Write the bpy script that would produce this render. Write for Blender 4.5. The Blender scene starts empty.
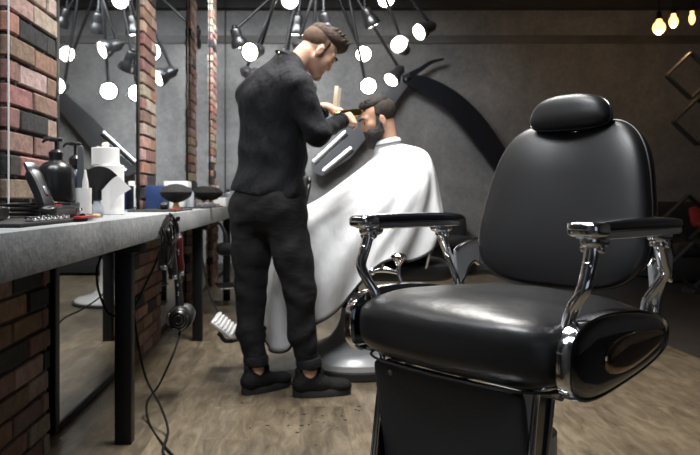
import bpy, bmesh, math, random
import numpy as np
from mathutils import Vector, Matrix
random.seed(7); np.random.seed(7)
PI = math.pi
SC = bpy.context.scene
COL = SC.collection
F = 680.0; HC = 0.92            # focal length in pixels, camera height (m)
def P(px, py, Y):               # a point of the room at distance Y from the camera
    return Vector(((px-300)/F*Y, Y, HC-(py-198)/F*Y))

# ------------------------------------------------------------------ materials
MATS = {}
def mat(name, col, rough=0.5, metal=0.0, bump=0.0, bscale=40.0, var=0.0, vscale=6.0, emit=None, estr=0, spec=0.5,
        bstretch=(1,1,1), trans=0.0, coat=0.0, sheen=0.0, bdist=0.01):
    m = bpy.data.materials.new(name); m.use_nodes = True
    nt = m.node_tree; N = nt.nodes; L = nt.links
    b = N['Principled BSDF']
    b.inputs['Base Color'].default_value = (*col, 1)
    b.inputs['Roughness'].default_value = rough
    b.inputs['Metallic'].default_value = metal
    b.inputs['Specular IOR Level'].default_value = spec
    b.inputs['Transmission Weight'].default_value = trans
    b.inputs['Coat Weight'].default_value = coat
    b.inputs['Sheen Weight'].default_value = sheen
    if emit:
        b.inputs['Emission Color'].default_value = (*emit, 1); b.inputs['Emission Strength'].default_value = estr
    tc = N.new('ShaderNodeTexCoord'); mp = N.new('ShaderNodeMapping')
    mp.inputs['Scale'].default_value = bstretch
    L.new(tc.outputs['Object'], mp.inputs['Vector'])
    if bump > 0:
        n = N.new('ShaderNodeTexNoise'); n.inputs['Scale'].default_value = bscale; n.inputs['Detail'].default_value = 4
        L.new(mp.outputs[0], n.inputs['Vector'])
        bp = N.new('ShaderNodeBump'); bp.inputs['Strength'].default_value = bump; bp.inputs['Distance'].default_value = bdist
        L.new(n.outputs['Fac'], bp.inputs['Height']); L.new(bp.outputs[0], b.inputs['Normal'])
    if var > 0:
        n2 = N.new('ShaderNodeTexNoise'); n2.inputs['Scale'].default_value = vscale; n2.inputs['Detail'].default_value = 5
        L.new(tc.outputs['Object'], n2.inputs['Vector'])
        r = N.new('ShaderNodeValToRGB')
        r.color_ramp.elements[0].position = 0.3; r.color_ramp.elements[1].position = 0.7
        r.color_ramp.elements[0].color = (*[max(0, c*(1-var)) for c in col], 1)
        r.color_ramp.elements[1].color = (*[min(1, c*(1+var)) for c in col], 1)
        L.new(n2.outputs['Fac'], r.inputs['Fac']); L.new(r.outputs['Color'], b.inputs['Base Color'])
    MATS[name] = m
    return m
leather   = mat('black_leather', (0.011,0.011,0.012), 0.42, bump=0.05, bscale=300, spec=0.55)
leather_s = mat('seat_leather', (0.010,0.010,0.011), 0.36, bump=0.22, bscale=9, bdist=0.02, spec=0.6)
chrome    = mat('chrome', (0.88,0.89,0.91), 0.10, 1.0)
darkchrome= mat('smoked_chrome', (0.26,0.265,0.28), 0.08, 1.0)
tintch   = mat('floor_tint_chrome', (0.42,0.31,0.22), 0.12, 1.0)  # brown floor reflection put into the badge chrome's colour
satin     = mat('satin_silver', (0.52,0.53,0.54), 0.30, 0.12, bump=0.03, bscale=12)
blackmet  = mat('black_metal', (0.012,0.012,0.013), 0.42, 0.6)
blackpl   = mat('black_plastic', (0.012,0.012,0.013), 0.30)
blackpad  = mat('black_pad', (0.012,0.013,0.017), 0.14, spec=0.6, coat=0.3)
rubber    = mat('black_rubber', (0.010,0.010,0.010), 0.7)
cord_m    = mat('cord_rubber', (0.004,0.004,0.004), 0.8, spec=0.15)
white_pl  = mat('white_plastic', (0.75,0.75,0.74), 0.4)
paper     = mat('white_paper', (0.80,0.80,0.79), 0.85, bump=0.1, bscale=30)
red_dk    = mat('dark_red_plastic', (0.045,0.003,0.004), 0.3)
red_pl    = mat('red_plastic', (0.35,0.012,0.012), 0.3)
redcloth  = mat('red_cloth', (0.20,0.010,0.012), 0.8)
blue_pl   = mat('blue_card', (0.008,0.03,0.11), 0.45)
tan_wood  = mat('tan_wood', (0.55,0.33,0.13), 0.5)
amber_gl  = mat('amber_liquid', (0.30,0.09,0.02), 0.15)
clear_gl  = mat('pale_clear_plastic', (0.55,0.60,0.66), 0.15, trans=0.5)
grey_pl   = mat('grey_plastic', (0.10,0.10,0.11), 0.35)
gold      = mat('brass_gold', (0.75,0.50,0.17), 0.2, 1.0)
cream     = mat('cream_plastic', (0.62,0.57,0.45), 0.45)
skin      = mat('skin', (0.54,0.325,0.23), 0.5, bump=0.05, bscale=60, var=0.08, vscale=14, spec=0.4)
skin_c    = mat('skin_tanned', (0.50,0.29,0.20), 0.5, bump=0.05, bscale=60, var=0.08, vscale=14, spec=0.4)
hair_br   = mat('brown_hair', (0.040,0.025,0.017), 0.75, spec=0.25, bump=0.9, bscale=55, bstretch=(3,0.7,3), var=0.5, vscale=30)
hair_fd   = mat('clipped_hair', (0.085,0.053,0.037), 0.85, spec=0.2, bump=0.3, bscale=300, var=0.3, vscale=60)
hair_dk   = mat('dark_hair', (0.018,0.015,0.013), 0.7, spec=0.25, bump=0.9, bscale=60, bstretch=(1,3,3), var=0.5, vscale=40)
hair_dkf  = mat('clipped_dark_hair', (0.032,0.025,0.021), 0.85, spec=0.2, bump=0.3, bscale=300, var=0.3, vscale=60)
beard_m   = mat('dark_beard', (0.014,0.011,0.010), 0.7, bump=0.8, bscale=120)
eye_m     = mat('eye_dark', (0.03,0.02,0.015), 0.2)
shirt_m   = mat('black_shirt', (0.006,0.0065,0.0085), 0.88, bump=0.7, bscale=5, bstretch=(1.6,1.6,0.7), spec=0.22, bdist=0.07)
trouser_m = mat('charcoal_denim', (0.013,0.013,0.014), 0.85, bump=0.5, bscale=5, bstretch=(1,1,1.9), bdist=0.05, var=0.25, vscale=5, spec=0.2)
shoe_m    = mat('black_mesh_shoe', (0.007,0.007,0.007), 0.8, bump=0.5, bscale=90, spec=0.2)
cape_m    = mat('white_cape_cloth', (0.62,0.63,0.645), 0.78, bump=0.5, bscale=4, bstretch=(1.8,1.8,0.6), bdist=0.05)
trim_m    = mat('black_binding', (0.008,0.008,0.009), 0.7)
lamp_em   = mat('lamp_glow', (1,1,1), 0.5, emit=(1.0,0.95,0.86), estr=22)
bulb_em   = mat('filament_glow', (1,0.8,0.5), 0.3, emit=(1.0,0.52,0.16), estr=3.5)
mortar    = mat('mortar', (0.055,0.048,0.044), 0.95, bump=0.7, bscale=60)
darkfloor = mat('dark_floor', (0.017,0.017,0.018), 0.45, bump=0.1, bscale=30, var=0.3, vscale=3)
ceil_m    = mat('ceiling_paint', (0.13,0.13,0.13), 0.9, var=0.2, vscale=2)
beam_m    = mat('dark_beam', (0.030,0.028,0.027), 0.8, bump=0.3, bscale=8, var=0.3, vscale=2)
steel_m   = mat('blued_steel', (0.022,0.024,0.030), 0.6, 0.2)
sofa_m    = mat('dark_upholstery', (0.012,0.012,0.013), 0.6, bump=0.2, bscale=40)
mirror_m  = mat('mirror_silver', (0.78,0.81,0.82), 0.015, 1.0)

def concrete(name, c1, c2, c3, sc=1.0):
    m = bpy.data.materials.new(name); m.use_nodes = True; nt = m.node_tree; N = nt.nodes; L = nt.links
    b = N['Principled BSDF']; b.inputs['Roughness'].default_value = 0.72
    tc = N.new('ShaderNodeTexCoord')
    a = N.new('ShaderNodeTexNoise'); a.inputs['Scale'].default_value = 1.1*sc; a.inputs['Detail'].default_value = 9; a.inputs['Roughness'].default_value = 0.62; a.inputs['Distortion'].default_value = 0.6
    L.new(tc.outputs['Object'], a.inputs['Vector'])
    r = N.new('ShaderNodeValToRGB'); e = r.color_ramp.elements
    e[0].position = 0.34; e[0].color = (*c1,1); e[1].position = 0.68; e[1].color = (*c3,1)
    k = e.new(0.5); k.color = (*c2,1)
    L.new(a.outputs['Fac'], r.inputs['Fac'])
    f = N.new('ShaderNodeTexNoise'); f.inputs['Scale'].default_value = 22*sc; f.inputs['Detail'].default_value = 8
    L.new(tc.outputs['Object'], f.inputs['Vector'])
    mx = N.new('ShaderNodeMixRGB'); mx.blend_type = 'OVERLAY'; mx.inputs['Fac'].default_value = 0.35
    L.new(r.outputs['Color'], mx.inputs['Color1']); L.new(f.outputs['Fac'], mx.inputs['Color2'])
    L.new(mx.outputs[0], b.inputs['Base Color'])
    v = N.new('ShaderNodeTexVoronoi'); v.inputs['Scale'].default_value = 14*sc
    L.new(tc.outputs['Object'], v.inputs['Vector'])
    pr = N.new('ShaderNodeValToRGB'); pr.color_ramp.elements[0].position = 0.0; pr.color_ramp.elements[1].position = 0.10
    L.new(v.outputs['Distance'], pr.inputs['Fac'])
    mu = N.new('ShaderNodeMath'); mu.operation = 'MULTIPLY_ADD'; mu.inputs[1].default_value = 0.5
    L.new(pr.outputs['Color'], mu.inputs[0]); L.new(f.outputs['Fac'], mu.inputs[2])
    bp = N.new('ShaderNodeBump'); bp.inputs['Strength'].default_value = 0.25; bp.inputs['Distance'].default_value = 0.01
    L.new(mu.outputs[0], bp.inputs['Height']); L.new(bp.outputs[0], b.inputs['Normal'])
    return m
wall_c   = concrete('wall_concrete', (0.115,0.115,0.117), (0.165,0.165,0.165), (0.225,0.222,0.218))
counter_c= concrete('counter_concrete', (0.155,0.165,0.17), (0.215,0.225,0.23), (0.29,0.295,0.30), 1.7)

def floor_mat():
    m = bpy.data.materials.new('wood_plank_floor'); m.use_nodes = True; nt = m.node_tree; N = nt.nodes; L = nt.links
    b = N['Principled BSDF']; b.inputs['Roughness'].default_value = 0.42
    tc = N.new('ShaderNodeTexCoord'); mp = N.new('ShaderNodeMapping'); mp.inputs['Rotation'].default_value = (0,0,PI/2)
    L.new(tc.outputs['Object'], mp.inputs['Vector'])
    br = N.new('ShaderNodeTexBrick'); br.inputs['Scale'].default_value = 1.0
    br.inputs['Brick Width'].default_value = 1.2; br.inputs['Row Height'].default_value = 0.19
    br.inputs['Mortar Size'].default_value = 0.0016; br.inputs['Mortar Smooth'].default_value = 0.6
    br.inputs['Color1'].default_value = (0.0,0.0,0.0,1); br.inputs['Color2'].default_value = (1,1,1,1); br.inputs['Mortar'].default_value = (0.2,0.2,0.2,1)
    L.new(mp.outputs[0], br.inputs['Vector'])
    st = N.new('ShaderNodeMapping'); st.inputs['Scale'].default_value = (7.5,1.9,1)
    L.new(tc.outputs['Object'], st.inputs['Vector'])
    off = N.new('ShaderNodeVectorMath'); off.operation = 'ADD'
    L.new(st.outputs[0], off.inputs[0]); L.new(br.outputs['Color'], off.inputs[1])
    g = N.new('ShaderNodeTexNoise'); g.inputs['Scale'].default_value = 2.6; g.inputs['Detail'].default_value = 9; g.inputs['Roughness'].default_value = 0.68; g.inputs['Distortion'].default_value = 0.8
    L.new(off.outputs[0], g.inputs['Vector'])
    r = N.new('ShaderNodeValToRGB'); e = r.color_ramp.elements
    e[0].position = 0.33; e[0].color = (0.052,0.039,0.024,1); e[1].position = 0.68; e[1].color = (0.165,0.135,0.092,1)
    k = e.new(0.5); k.color = (0.102,0.080,0.052,1)
    L.new(g.outputs['Fac'], r.inputs['Fac'])
    g2 = N.new('ShaderNodeTexNoise'); g2.inputs['Scale'].default_value = 2.3; g2.inputs['Detail'].default_value = 6
    L.new(tc.outputs['Object'], g2.inputs['Vector'])
    mx = N.new('ShaderNodeMixRGB'); mx.blend_type = 'OVERLAY'; mx.inputs['Fac'].default_value = 0.45
    L.new(r.outputs['Color'], mx.inputs['Color1']); L.new(g2.outputs['Fac'], mx.inputs['Color2'])
    mr = N.new('ShaderNodeMixRGB'); mr.blend_type = 'MULTIPLY'; mr.inputs['Fac'].default_value = 0.22
    L.new(mx.outputs[0], mr.inputs['Color1']); L.new(br.outputs['Color'], mr.inputs['Color2'])
    dk = N.new('ShaderNodeMixRGB'); dk.inputs['Color2'].default_value = (0.05,0.04,0.03,1)
    ml = N.new('ShaderNodeMath'); ml.operation = 'MULTIPLY'; ml.inputs[1].default_value = 0.5
    L.new(br.outputs['Fac'], ml.inputs[0]); L.new(ml.outputs[0], dk.inputs['Fac']); L.new(mr.outputs[0], dk.inputs['Color1'])
    L.new(dk.outputs[0], b.inputs['Base Color'])
    bp = N.new('ShaderNodeBump'); bp.inputs['Strength'].default_value = 0.18; bp.inputs['Distance'].default_value = 0.01
    L.new(g.outputs['Fac'], bp.inputs['Height']); L.new(bp.outputs[0], b.inputs['Normal'])
    return m
floor_m = floor_mat()

def brick_mat():
    m = bpy.data.materials.new('brick_faces'); m.use_nodes = True; nt = m.node_tree; N = nt.nodes; L = nt.links
    b = N['Principled BSDF']; b.inputs['Roughness'].default_value = 0.88
    at = N.new('ShaderNodeAttribute'); at.attribute_name = 'brick'
    tc = N.new('ShaderNodeTexCoord'); n = N.new('ShaderNodeTexNoise'); n.inputs['Scale'].default_value = 26; n.inputs['Detail'].default_value = 8; n.inputs['Roughness'].default_value = 0.7
    L.new(tc.outputs['Object'], n.inputs['Vector'])
    mx = N.new('ShaderNodeMixRGB'); mx.blend_type = 'OVERLAY'; mx.inputs['Fac'].default_value = 0.9
    L.new(at.outputs['Color'], mx.inputs['Color1']); L.new(n.outputs['Fac'], mx.inputs['Color2'])
    L.new(mx.outputs[0], b.inputs['Base Color'])
    bp = N.new('ShaderNodeBump'); bp.inputs['Strength'].default_value = 0.7; bp.inputs['Distance'].default_value = 0.012
    L.new(n.outputs['Fac'], bp.inputs['Height']); L.new(bp.outputs[0], b.inputs['Normal'])
    return m
brick_m = brick_mat()

# ------------------------------------------------------------------ object helpers
def link(name, me, m, parent=None):
    o = bpy.data.objects.new(name, me); COL.objects.link(o)
    if m is not None: me.materials.append(m)
    if parent is not None: o.parent = parent
    return o
def mk(name, verts, faces, m, parent=None, smooth=True, angle=40, subsurf=0):
    me = bpy.data.meshes.new(name); me.from_pydata([tuple(v) for v in verts], [], [tuple(f) for f in faces]); me.update()
    bm = bmesh.new(); bm.from_mesh(me); bmesh.ops.recalc_face_normals(bm, faces=bm.faces); bm.to_mesh(me); bm.free()
    if smooth:
        me.polygons.foreach_set('use_smooth', [True]*len(me.polygons))
        if angle < 180: me.set_sharp_from_angle(angle=math.radians(angle))
    o = link(name, me, m, parent)
    if subsurf:
        s = o.modifiers.new('sub', 'SUBSURF'); s.levels = subsurf; s.render_levels = subsurf
    return o
def tag(o, label=None, cat=None, group=None, kind=None):
    if label: o['label'] = label
    if cat: o['category'] = cat
    if group: o['group'] = group
    if kind: o['kind'] = kind
    return o
def thing(name, label, cat, loc=(0,0,0), rz=0, group=None):
    o = bpy.data.objects.new(name, None); COL.objects.link(o); o.location = loc; o.rotation_euler = (0,0,rz)
    o.empty_display_size = 0.1
    return tag(o, label, cat, group)
class G:                        # geometry collector: several shells -> one mesh
    def __init__(s): s.v = []; s.f = []
    def add(s, v, f, M=None):
        n = len(s.v)
        s.v += [(M @ Vector(p)) if M is not None else Vector(p) for p in v]
        s.f += [tuple(i+n for i in q) for q in f]; return s
    def shift(s, d): s.v = [v - Vector(d) for v in s.v]; return s
    def obj(s, name, m, parent=None, smooth=True, angle=40, subsurf=0): return mk(name, s.v, s.f, m, parent, smooth, angle, subsurf)
def box(c, d, bev=0.0, seg=2):
    bm = bmesh.new(); bmesh.ops.create_cube(bm, size=1)
    for v in bm.verts: v.co = Vector((v.co.x*d[0]+c[0], v.co.y*d[1]+c[1], v.co.z*d[2]+c[2]))
    if bev > 0: bmesh.ops.bevel(bm, geom=list(bm.edges), offset=bev, segments=seg, affect='EDGES', profile=0.5)
    bm.verts.index_update()
    v = [tuple(x.co) for x in bm.verts]; f = [tuple(x.index for x in q.verts) for q in bm.faces]; bm.free()
    return v, f
def lathe(prof, n=32, c=(0,0,0), axis=None):   # prof: (r, z) list
    v = []; f = []
    for r, z in prof:
        for i in range(n):
            a = 2*PI*i/n; v.append(Vector((r*math.cos(a), r*math.sin(a), z)))
    for k in range(len(prof)-1):
        for i in range(n):
            j = (i+1) % n; f.append((k*n+i, k*n+j, (k+1)*n+j, (k+1)*n+i))
    f.append(tuple(range(n-1, -1, -1))); f.append(tuple((len(prof)-1)*n+i for i in range(n)))
    R = Vector((0,0,1)).rotation_difference(Vector(axis).normalized()).to_matrix() if axis is not None else Matrix.Identity(3)
    return [R @ p + Vector(c) for p in v], f
def cr(pts, n):                 # Catmull-Rom resample
    pts = [np.array(p, float) for p in pts]; out = []
    q = [2*pts[0]-pts[1]] + pts + [2*pts[-1]-pts[-2]]
    for i in range(1, len(q)-2):
        for k in range(n):
            t = k/n; a,b,c,d = q[i-1],q[i],q[i+1],q[i+2]
            out.append(0.5*((2*b)+(-a+c)*t+(2*a-5*b+4*c-d)*t*t+(-a+3*b-3*c+d)*t**3))
    out.append(pts[-1]); return out
def tube(pts, r, n=12, res=6, flat=1.0, cap=True, up=None):   # r: number or list per control point; flat: squash across
    k = len(pts)
    rr = [r]*k if not hasattr(r, '__len__') else list(r)
    data = cr([list(p)+[q] for p, q in zip(pts, rr)], res) if k > 2 else [np.array(list(p)+[q], float) for p, q in zip(pts, rr)]
    C = [Vector(d[:3]) for d in data]; R = [d[3] for d in data]
    v = []; f = []; T0 = None; N0 = None
    for i, c in enumerate(C):
        t = (C[min(i+1, len(C)-1)] - C[max(i-1, 0)]).normalized()
        if N0 is None:
            u = Vector(up) if up is not None else (Vector((0,0,1)) if abs(t.z) < 0.9 else Vector((1,0,0)))
            N0 = (u - t*u.dot(t)).normalized()
        else: N0 = (N0 - t*N0.dot(t)).normalized()
        B = t.cross(N0)
        for j in range(n):
            a = 2*PI*j/n; v.append(c + N0*math.cos(a)*R[i]*flat + B*math.sin(a)*R[i])
    for i in range(len(C)-1):
        for j in range(n):
            l = (j+1) % n; f.append((i*n+j, i*n+l, (i+1)*n+l, (i+1)*n+j))
    if cap: f.append(tuple(range(n-1,-1,-1))); f.append(tuple((len(C)-1)*n+j for j in range(n)))
    return v, f
def spow(x, e): return math.copysign(abs(x)**e, x)
def superell(r, e1=0.5, e2=0.5, nu=48, nv=32, fn=None, c=(0,0,0)):   # rounded-box like cushion (e1: profile, e2: outline)
    v = []; f = []
    for j in range(1, nv):
        b = -PI/2 + PI*j/nv
        for i in range(nu):
            a = 2*PI*i/nu
            v.append(Vector((r[0]*spow(math.cos(b), e1)*spow(math.cos(a), e2), r[1]*spow(math.cos(b), e1)*spow(math.sin(a), e2), r[2]*spow(math.sin(b), e1))))
    v += [Vector((0,0,-r[2])), Vector((0,0,r[2]))]; s = len(v)-2
    for j in range(nv-2):
        for i in range(nu):
            k = (i+1) % nu; f.append((j*nu+i, j*nu+k, (j+1)*nu+k, (j+1)*nu+i))
    for i in range(nu):
        k = (i+1) % nu; f.append((s, k, i)); f.append((s+1, (nv-2)*nu+i, (nv-2)*nu+k))
    if fn: v = [fn(p) for p in v]
    return [p+Vector(c) for p in v], f
def sphere(r, c, n=16, s=(1,1,1)):
    return superell((r*s[0], r*s[1], r*s[2]), 1, 1, n, max(6, n*3//4), None, c)
def extrude_x(outline, x0, x1):  # closed outline of (y,z), extruded along x
    n = len(outline); v = [Vector((x0,y,z)) for y,z in outline] + [Vector((x1,y,z)) for y,z in outline]
    f = [(i,(i+1)%n,n+(i+1)%n,n+i) for i in range(n)] + [tuple(range(n-1,-1,-1)), tuple(range(n,2*n))]
    return v, f
def copy_tree(o, parent=None):
    c = o.copy(); COL.objects.link(c)
    if parent is not None: c.parent = parent
    for ch in [x for x in bpy.data.objects if x.parent == o]: copy_tree(ch, c)
    return c

# ---- implicit surfaces (smooth union of tapered limbs and ellipsoids), meshed as ONE continuous skin
class SDF:
    def __init__(s, k=0.02): s.p = []; s.k = k; s.pl = []      # pl: half-spaces kept, (normal, offset)
    def cap(s, a, b, ra, rb=None, k=None, sub=False):
        s.p.append(('c', np.array(a,float), np.array(b,float), ra, ra if rb is None else rb, s.k if k is None else k, sub)); return s
    def ell(s, c, r, R=None, k=None, sub=False):
        s.p.append(('e', np.array(c,float), np.array(r,float), np.eye(3) if R is None else np.array(R), None, s.k if k is None else k, sub)); return s
    def mesh(s, h, noise=0.0, nfreq=8.0):
        lo = []; hi = []
        for q in s.p:
            if q[6]: continue
            if q[0] == 'c': m = max(q[3], q[4]); lo.append(np.minimum(q[1],q[2])-m); hi.append(np.maximum(q[1],q[2])+m)
            else: m = q[2].max(); lo.append(q[1]-m); hi.append(q[1]+m)
        lo = np.min(lo,0)-4*h-0.02; hi = np.max(hi,0)+4*h+0.02
        n = np.ceil((hi-lo)/h).astype(int)+1
        Fd = np.full(n, 0.08, np.float32)
        ax = [lo[i]+h*np.arange(n[i]) for i in range(3)]
        for q in s.p:
            if q[0] == 'c': m = max(q[3], q[4]); a = np.minimum(q[1],q[2])-m; b = np.maximum(q[1],q[2])+m
            else: m = q[2].max(); a = q[1]-m; b = q[1]+m
            mg = q[5]+3*h+0.01
            i0 = np.clip(((a-mg-lo)/h).astype(int), 0, n-1); i1 = np.clip(((b+mg-lo)/h).astype(int)+2, 1, n)
            X,Y,Z = np.meshgrid(ax[0][i0[0]:i1[0]], ax[1][i0[1]:i1[1]], ax[2][i0[2]:i1[2]], indexing='ij', sparse=False)
            if q[0] == 'c':
                d = q[2]-q[1]; L2 = max(d@d, 1e-9)
                t = np.clip(((X-q[1][0])*d[0]+(Y-q[1][1])*d[1]+(Z-q[1][2])*d[2])/L2, 0, 1)
                D = np.sqrt((X-q[1][0]-t*d[0])**2+(Y-q[1][1]-t*d[1])**2+(Z-q[1][2]-t*d[2])**2)-(q[3]+(q[4]-q[3])*t)
            else:
                R = q[3]; dx,dy,dz = X-q[1][0],Y-q[1][1],Z-q[1][2]
                u = [(R[0,i]*dx+R[1,i]*dy+R[2,i]*dz) for i in range(3)]; r = q[2]
                k0 = np.sqrt((u[0]/r[0])**2+(u[1]/r[1])**2+(u[2]/r[2])**2)+1e-9
                k1 = np.sqrt((u[0]/r[0]**2)**2+(u[1]/r[1]**2)**2+(u[2]/r[2]**2)**2)+1e-9
                D = k0*(k0-1)/k1
            sl = (slice(i0[0],i1[0]), slice(i0[1],i1[1]), slice(i0[2],i1[2]))
            A = Fd[sl]; k = max(q[5], 1e-4)
            if q[6]:
                D = -D; hh = np.clip(0.5-0.5*(A-D)/k, 0, 1); Fd[sl] = A*(1-hh)+D*hh+k*hh*(1-hh)
            else:
                hh = np.clip(0.5+0.5*(A-D)/k, 0, 1); Fd[sl] = A*(1-hh)+D*hh-k*hh*(1-hh)
        if noise > 0:
            X,Y,Z = np.meshgrid(*ax, indexing='ij')
            Fd += (noise*(np.sin(nfreq*X*2.1+3*np.sin(nfreq*Z*.7))*np.sin(nfreq*Z*1.9+2*np.sin(nfreq*Y*.9+X*5))*np.sin(nfreq*1.3*Y+1.0+Z*4))).astype(np.float32)
        for nn, dd in s.pl:
            X,Y,Z = np.meshgrid(*ax, indexing='ij')
            Fd = np.maximum(Fd, (dd-(nn[0]*X+nn[1]*Y+nn[2]*Z)).astype(np.float32))
        S = Fd < 0
        c = [S[i:n[0]-1+i, j:n[1]-1+j, k:n[2]-1+k] for i in (0,1) for j in (0,1) for k in (0,1)]
        an = c[0].copy(); al = c[0].copy()
        for q in c[1:]: an |= q; al &= q
        I = np.argwhere(an & ~al); idx = np.full(n-1, -1, np.int64); idx[I[:,0],I[:,1],I[:,2]] = np.arange(len(I))
        Pt = np.zeros((len(I),3)); C = np.zeros(len(I))
        for axn in range(3):
            e = np.zeros(3,int); e[axn] = 1; oth = [i for i in range(3) if i != axn]
            for p in (0,1):
                for r in (0,1):
                    o = np.zeros(3,int); o[oth[0]] = p; o[oth[1]] = r
                    A = I+o; B = A+e; fa = Fd[A[:,0],A[:,1],A[:,2]]; fb = Fd[B[:,0],B[:,1],B[:,2]]
                    m = (fa<0) != (fb<0); t = fa[m]/(fa[m]-fb[m])
                    Pt[m] += o+e*t[:,None]; C[m] += 1
        V = (I+Pt/C[:,None])*h+lo
        faces = []
        for axn in range(3):
            a = [slice(None)]*3; b = [slice(None)]*3
            a[axn] = slice(0,-1); b[axn] = slice(1,None)
            E = np.argwhere(S[tuple(a)] != S[tuple(b)])
            o1, o2 = [i for i in range(3) if i != axn]
            E = E[(E[:,o1]>0)&(E[:,o2]>0)&(E[:,o1]<n[o1]-1)&(E[:,o2]<n[o2]-1)]
            def g(d1, d2):
                q = E.copy(); q[:,o1] -= d1; q[:,o2] -= d2; return idx[q[:,0],q[:,1],q[:,2]]
            Q = np.stack([g(1,1), g(0,1), g(0,0), g(1,0)], 1)
            s0 = S[E[:,0],E[:,1],E[:,2]]; flip = (~s0) if axn != 1 else s0
            Q[flip] = Q[flip][:, ::-1]
            faces.append(Q)
        Fc = np.concatenate(faces)
        # two light relaxation passes
        for _ in range(2):
            acc = np.zeros_like(V); cnt = np.zeros(len(V))
            for i in range(4):
                a = Fc[:,i]; b = Fc[:,(i+1)%4]
                np.add.at(acc, a, V[b]); np.add.at(cnt, a, 1); np.add.at(acc, b, V[a]); np.add.at(cnt, b, 1)
            V = V*0.5+0.5*acc/np.maximum(cnt,1)[:,None]
        return V, Fc
    def obj(s, name, h, m, parent=None, noise=0.0, nfreq=8.0, clipz=None):
        V, Fc = s.mesh(h, noise, nfreq)
        if parent is not None: V = V-np.array(parent.location)
        me = bpy.data.meshes.new(name); me.from_pydata(V.tolist(), [], Fc.tolist()); me.update()
        me.polygons.foreach_set('use_smooth', [True]*len(me.polygons))
        return link(name, me, m, parent)

# ================================================================== SETTING
BW = 8.7; XL = -0.948; XR = 5.6; CH = 3.62; FW = -3.0
tag(mk('floor', *box((0.545, (BW+FW)/2, -0.05), (3.49, BW-FW, 0.1)), floor_m, smooth=False), kind='structure')
# dark floor zone on the right
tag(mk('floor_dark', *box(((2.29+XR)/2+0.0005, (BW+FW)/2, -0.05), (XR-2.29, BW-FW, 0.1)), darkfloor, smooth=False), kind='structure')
tag(mk('wall_back', *box(((XL-0.2+XR)/2, BW+0.1, CH/2), (XR-XL+0.4, 0.2, CH)), wall_c, smooth=False), kind='structure')
tag(mk('wall_left', *box((XL-0.13, (BW+FW)/2, CH/2), (0.2, BW-FW, CH)), wall_c, smooth=False), kind='structure')
tag(mk('wall_right', *box((XR+0.1, (BW+FW)/2, CH/2), (0.2, BW-FW, CH)), wall_c, smooth=False), kind='structure')
tag(mk('ceiling', *box(((XL+XR)/2, (BW+FW)/2, CH+0.05), (XR-XL+0.4, BW-FW+0.4, 0.1)), ceil_m, smooth=False), kind='structure')
# front wall behind the camera with an unseen window opening, shaped to bring daylight from front-left
g = G(); g.add(*box(((XL+XR)/2, FW-0.1, 0.25), (XR-XL+0.4, 0.2, 0.5))); g.add(*box(((XL+XR)/2, FW-0.1, 3.2), (XR-XL+0.4, 0.2, 0.84)))
g.add(*box((XL+0.05, FW-0.1, 1.64), (0.5, 0.2, 2.28))); g.add(*box(((1.9+XR+0.2)/2, FW-0.1, 1.64), (XR+0.2-1.9, 0.2, 2.28)))
tag(g.obj('wall_front', wall_c, smooth=False), kind='structure')
g = G()
for x in (XL+0.33, 0.62, 1.87): g.add(*box((x, FW-0.1, 1.64), (0.06, 0.08, 2.28)))
tag(g.obj('window_1', blackmet, smooth=False), kind='structure')
tag(mk('trim_1', *box(((XL+XR)/2, BW-0.06, 3.50), (XR-XL, 0.14, 0.36), 0.004), beam_m), kind='structure')
tag(mk('trim_2', *box(((XL+XR)/2, BW-0.012, 2.945), (XR-XL, 0.03, 0.10), 0.006), mat('ledge_grey',(0.105,0.103,0.10),0.85,bump=0.4,bscale=6,var=0.3,vscale=2)), kind='structure')
tag(mk('baseboard_back', *box(((XL+XR)/2, BW-0.012, 0.045), (XR-XL, 0.024, 0.09), 0.003), mat('baseboard_grey',(0.10,0.10,0.10),0.5), smooth=False), kind='structure')

# brick piers on the mirror wall
def brick_pier(y0, y1, z0, z1, front, label, dim_mult=1.0, T=0.05):
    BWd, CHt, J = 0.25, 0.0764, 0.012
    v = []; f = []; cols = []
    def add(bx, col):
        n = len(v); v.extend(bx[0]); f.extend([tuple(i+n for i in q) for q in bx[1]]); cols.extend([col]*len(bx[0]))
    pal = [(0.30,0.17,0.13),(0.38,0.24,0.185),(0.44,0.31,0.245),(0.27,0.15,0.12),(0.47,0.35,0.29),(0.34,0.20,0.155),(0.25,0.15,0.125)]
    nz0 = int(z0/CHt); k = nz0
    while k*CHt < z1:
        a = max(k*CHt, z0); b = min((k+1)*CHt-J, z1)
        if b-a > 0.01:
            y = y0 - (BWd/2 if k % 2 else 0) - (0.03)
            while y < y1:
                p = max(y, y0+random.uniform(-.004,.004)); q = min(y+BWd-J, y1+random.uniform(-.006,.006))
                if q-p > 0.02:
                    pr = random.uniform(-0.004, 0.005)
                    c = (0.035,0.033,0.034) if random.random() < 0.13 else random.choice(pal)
                    c = tuple(x*random.uniform(0.85,1.12)*dim_mult for x in c)
                    bx = box((front-T/2+pr, (p+q)/2, (a+b)/2), (T, q-p, b-a), 0.004, 1)
                    bx = ([Vector(w)+Vector((random.uniform(-.0012,.0012),random.uniform(-.0015,.0015),random.uniform(-.0015,.0015))) for w in bx[0]], bx[1])
                    add(bx, c)
                y += BWd
        k += 1
    root = thing('brick_pier', label, 'brick pier', (front-T/2, (y0+y1)/2, z0))
    o = mk('bricks', [Vector(w)-Vector(root.location) for w in v], f, brick_m, root, smooth=False)
    ca = o.data.color_attributes.new('brick', 'FLOAT_COLOR', 'POINT')
    ca.data.foreach_set('color', np.array([(*c,1) for c in cols], np.float32).ravel())
    mk('mortar', *box((-0.006, 0, (z1-z0)/2), (T-0.012, y1-y0-0.012, z1-z0)), mortar, root, smooth=False)
    return root
ZT, ZB = 0.852, 0.753
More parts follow.
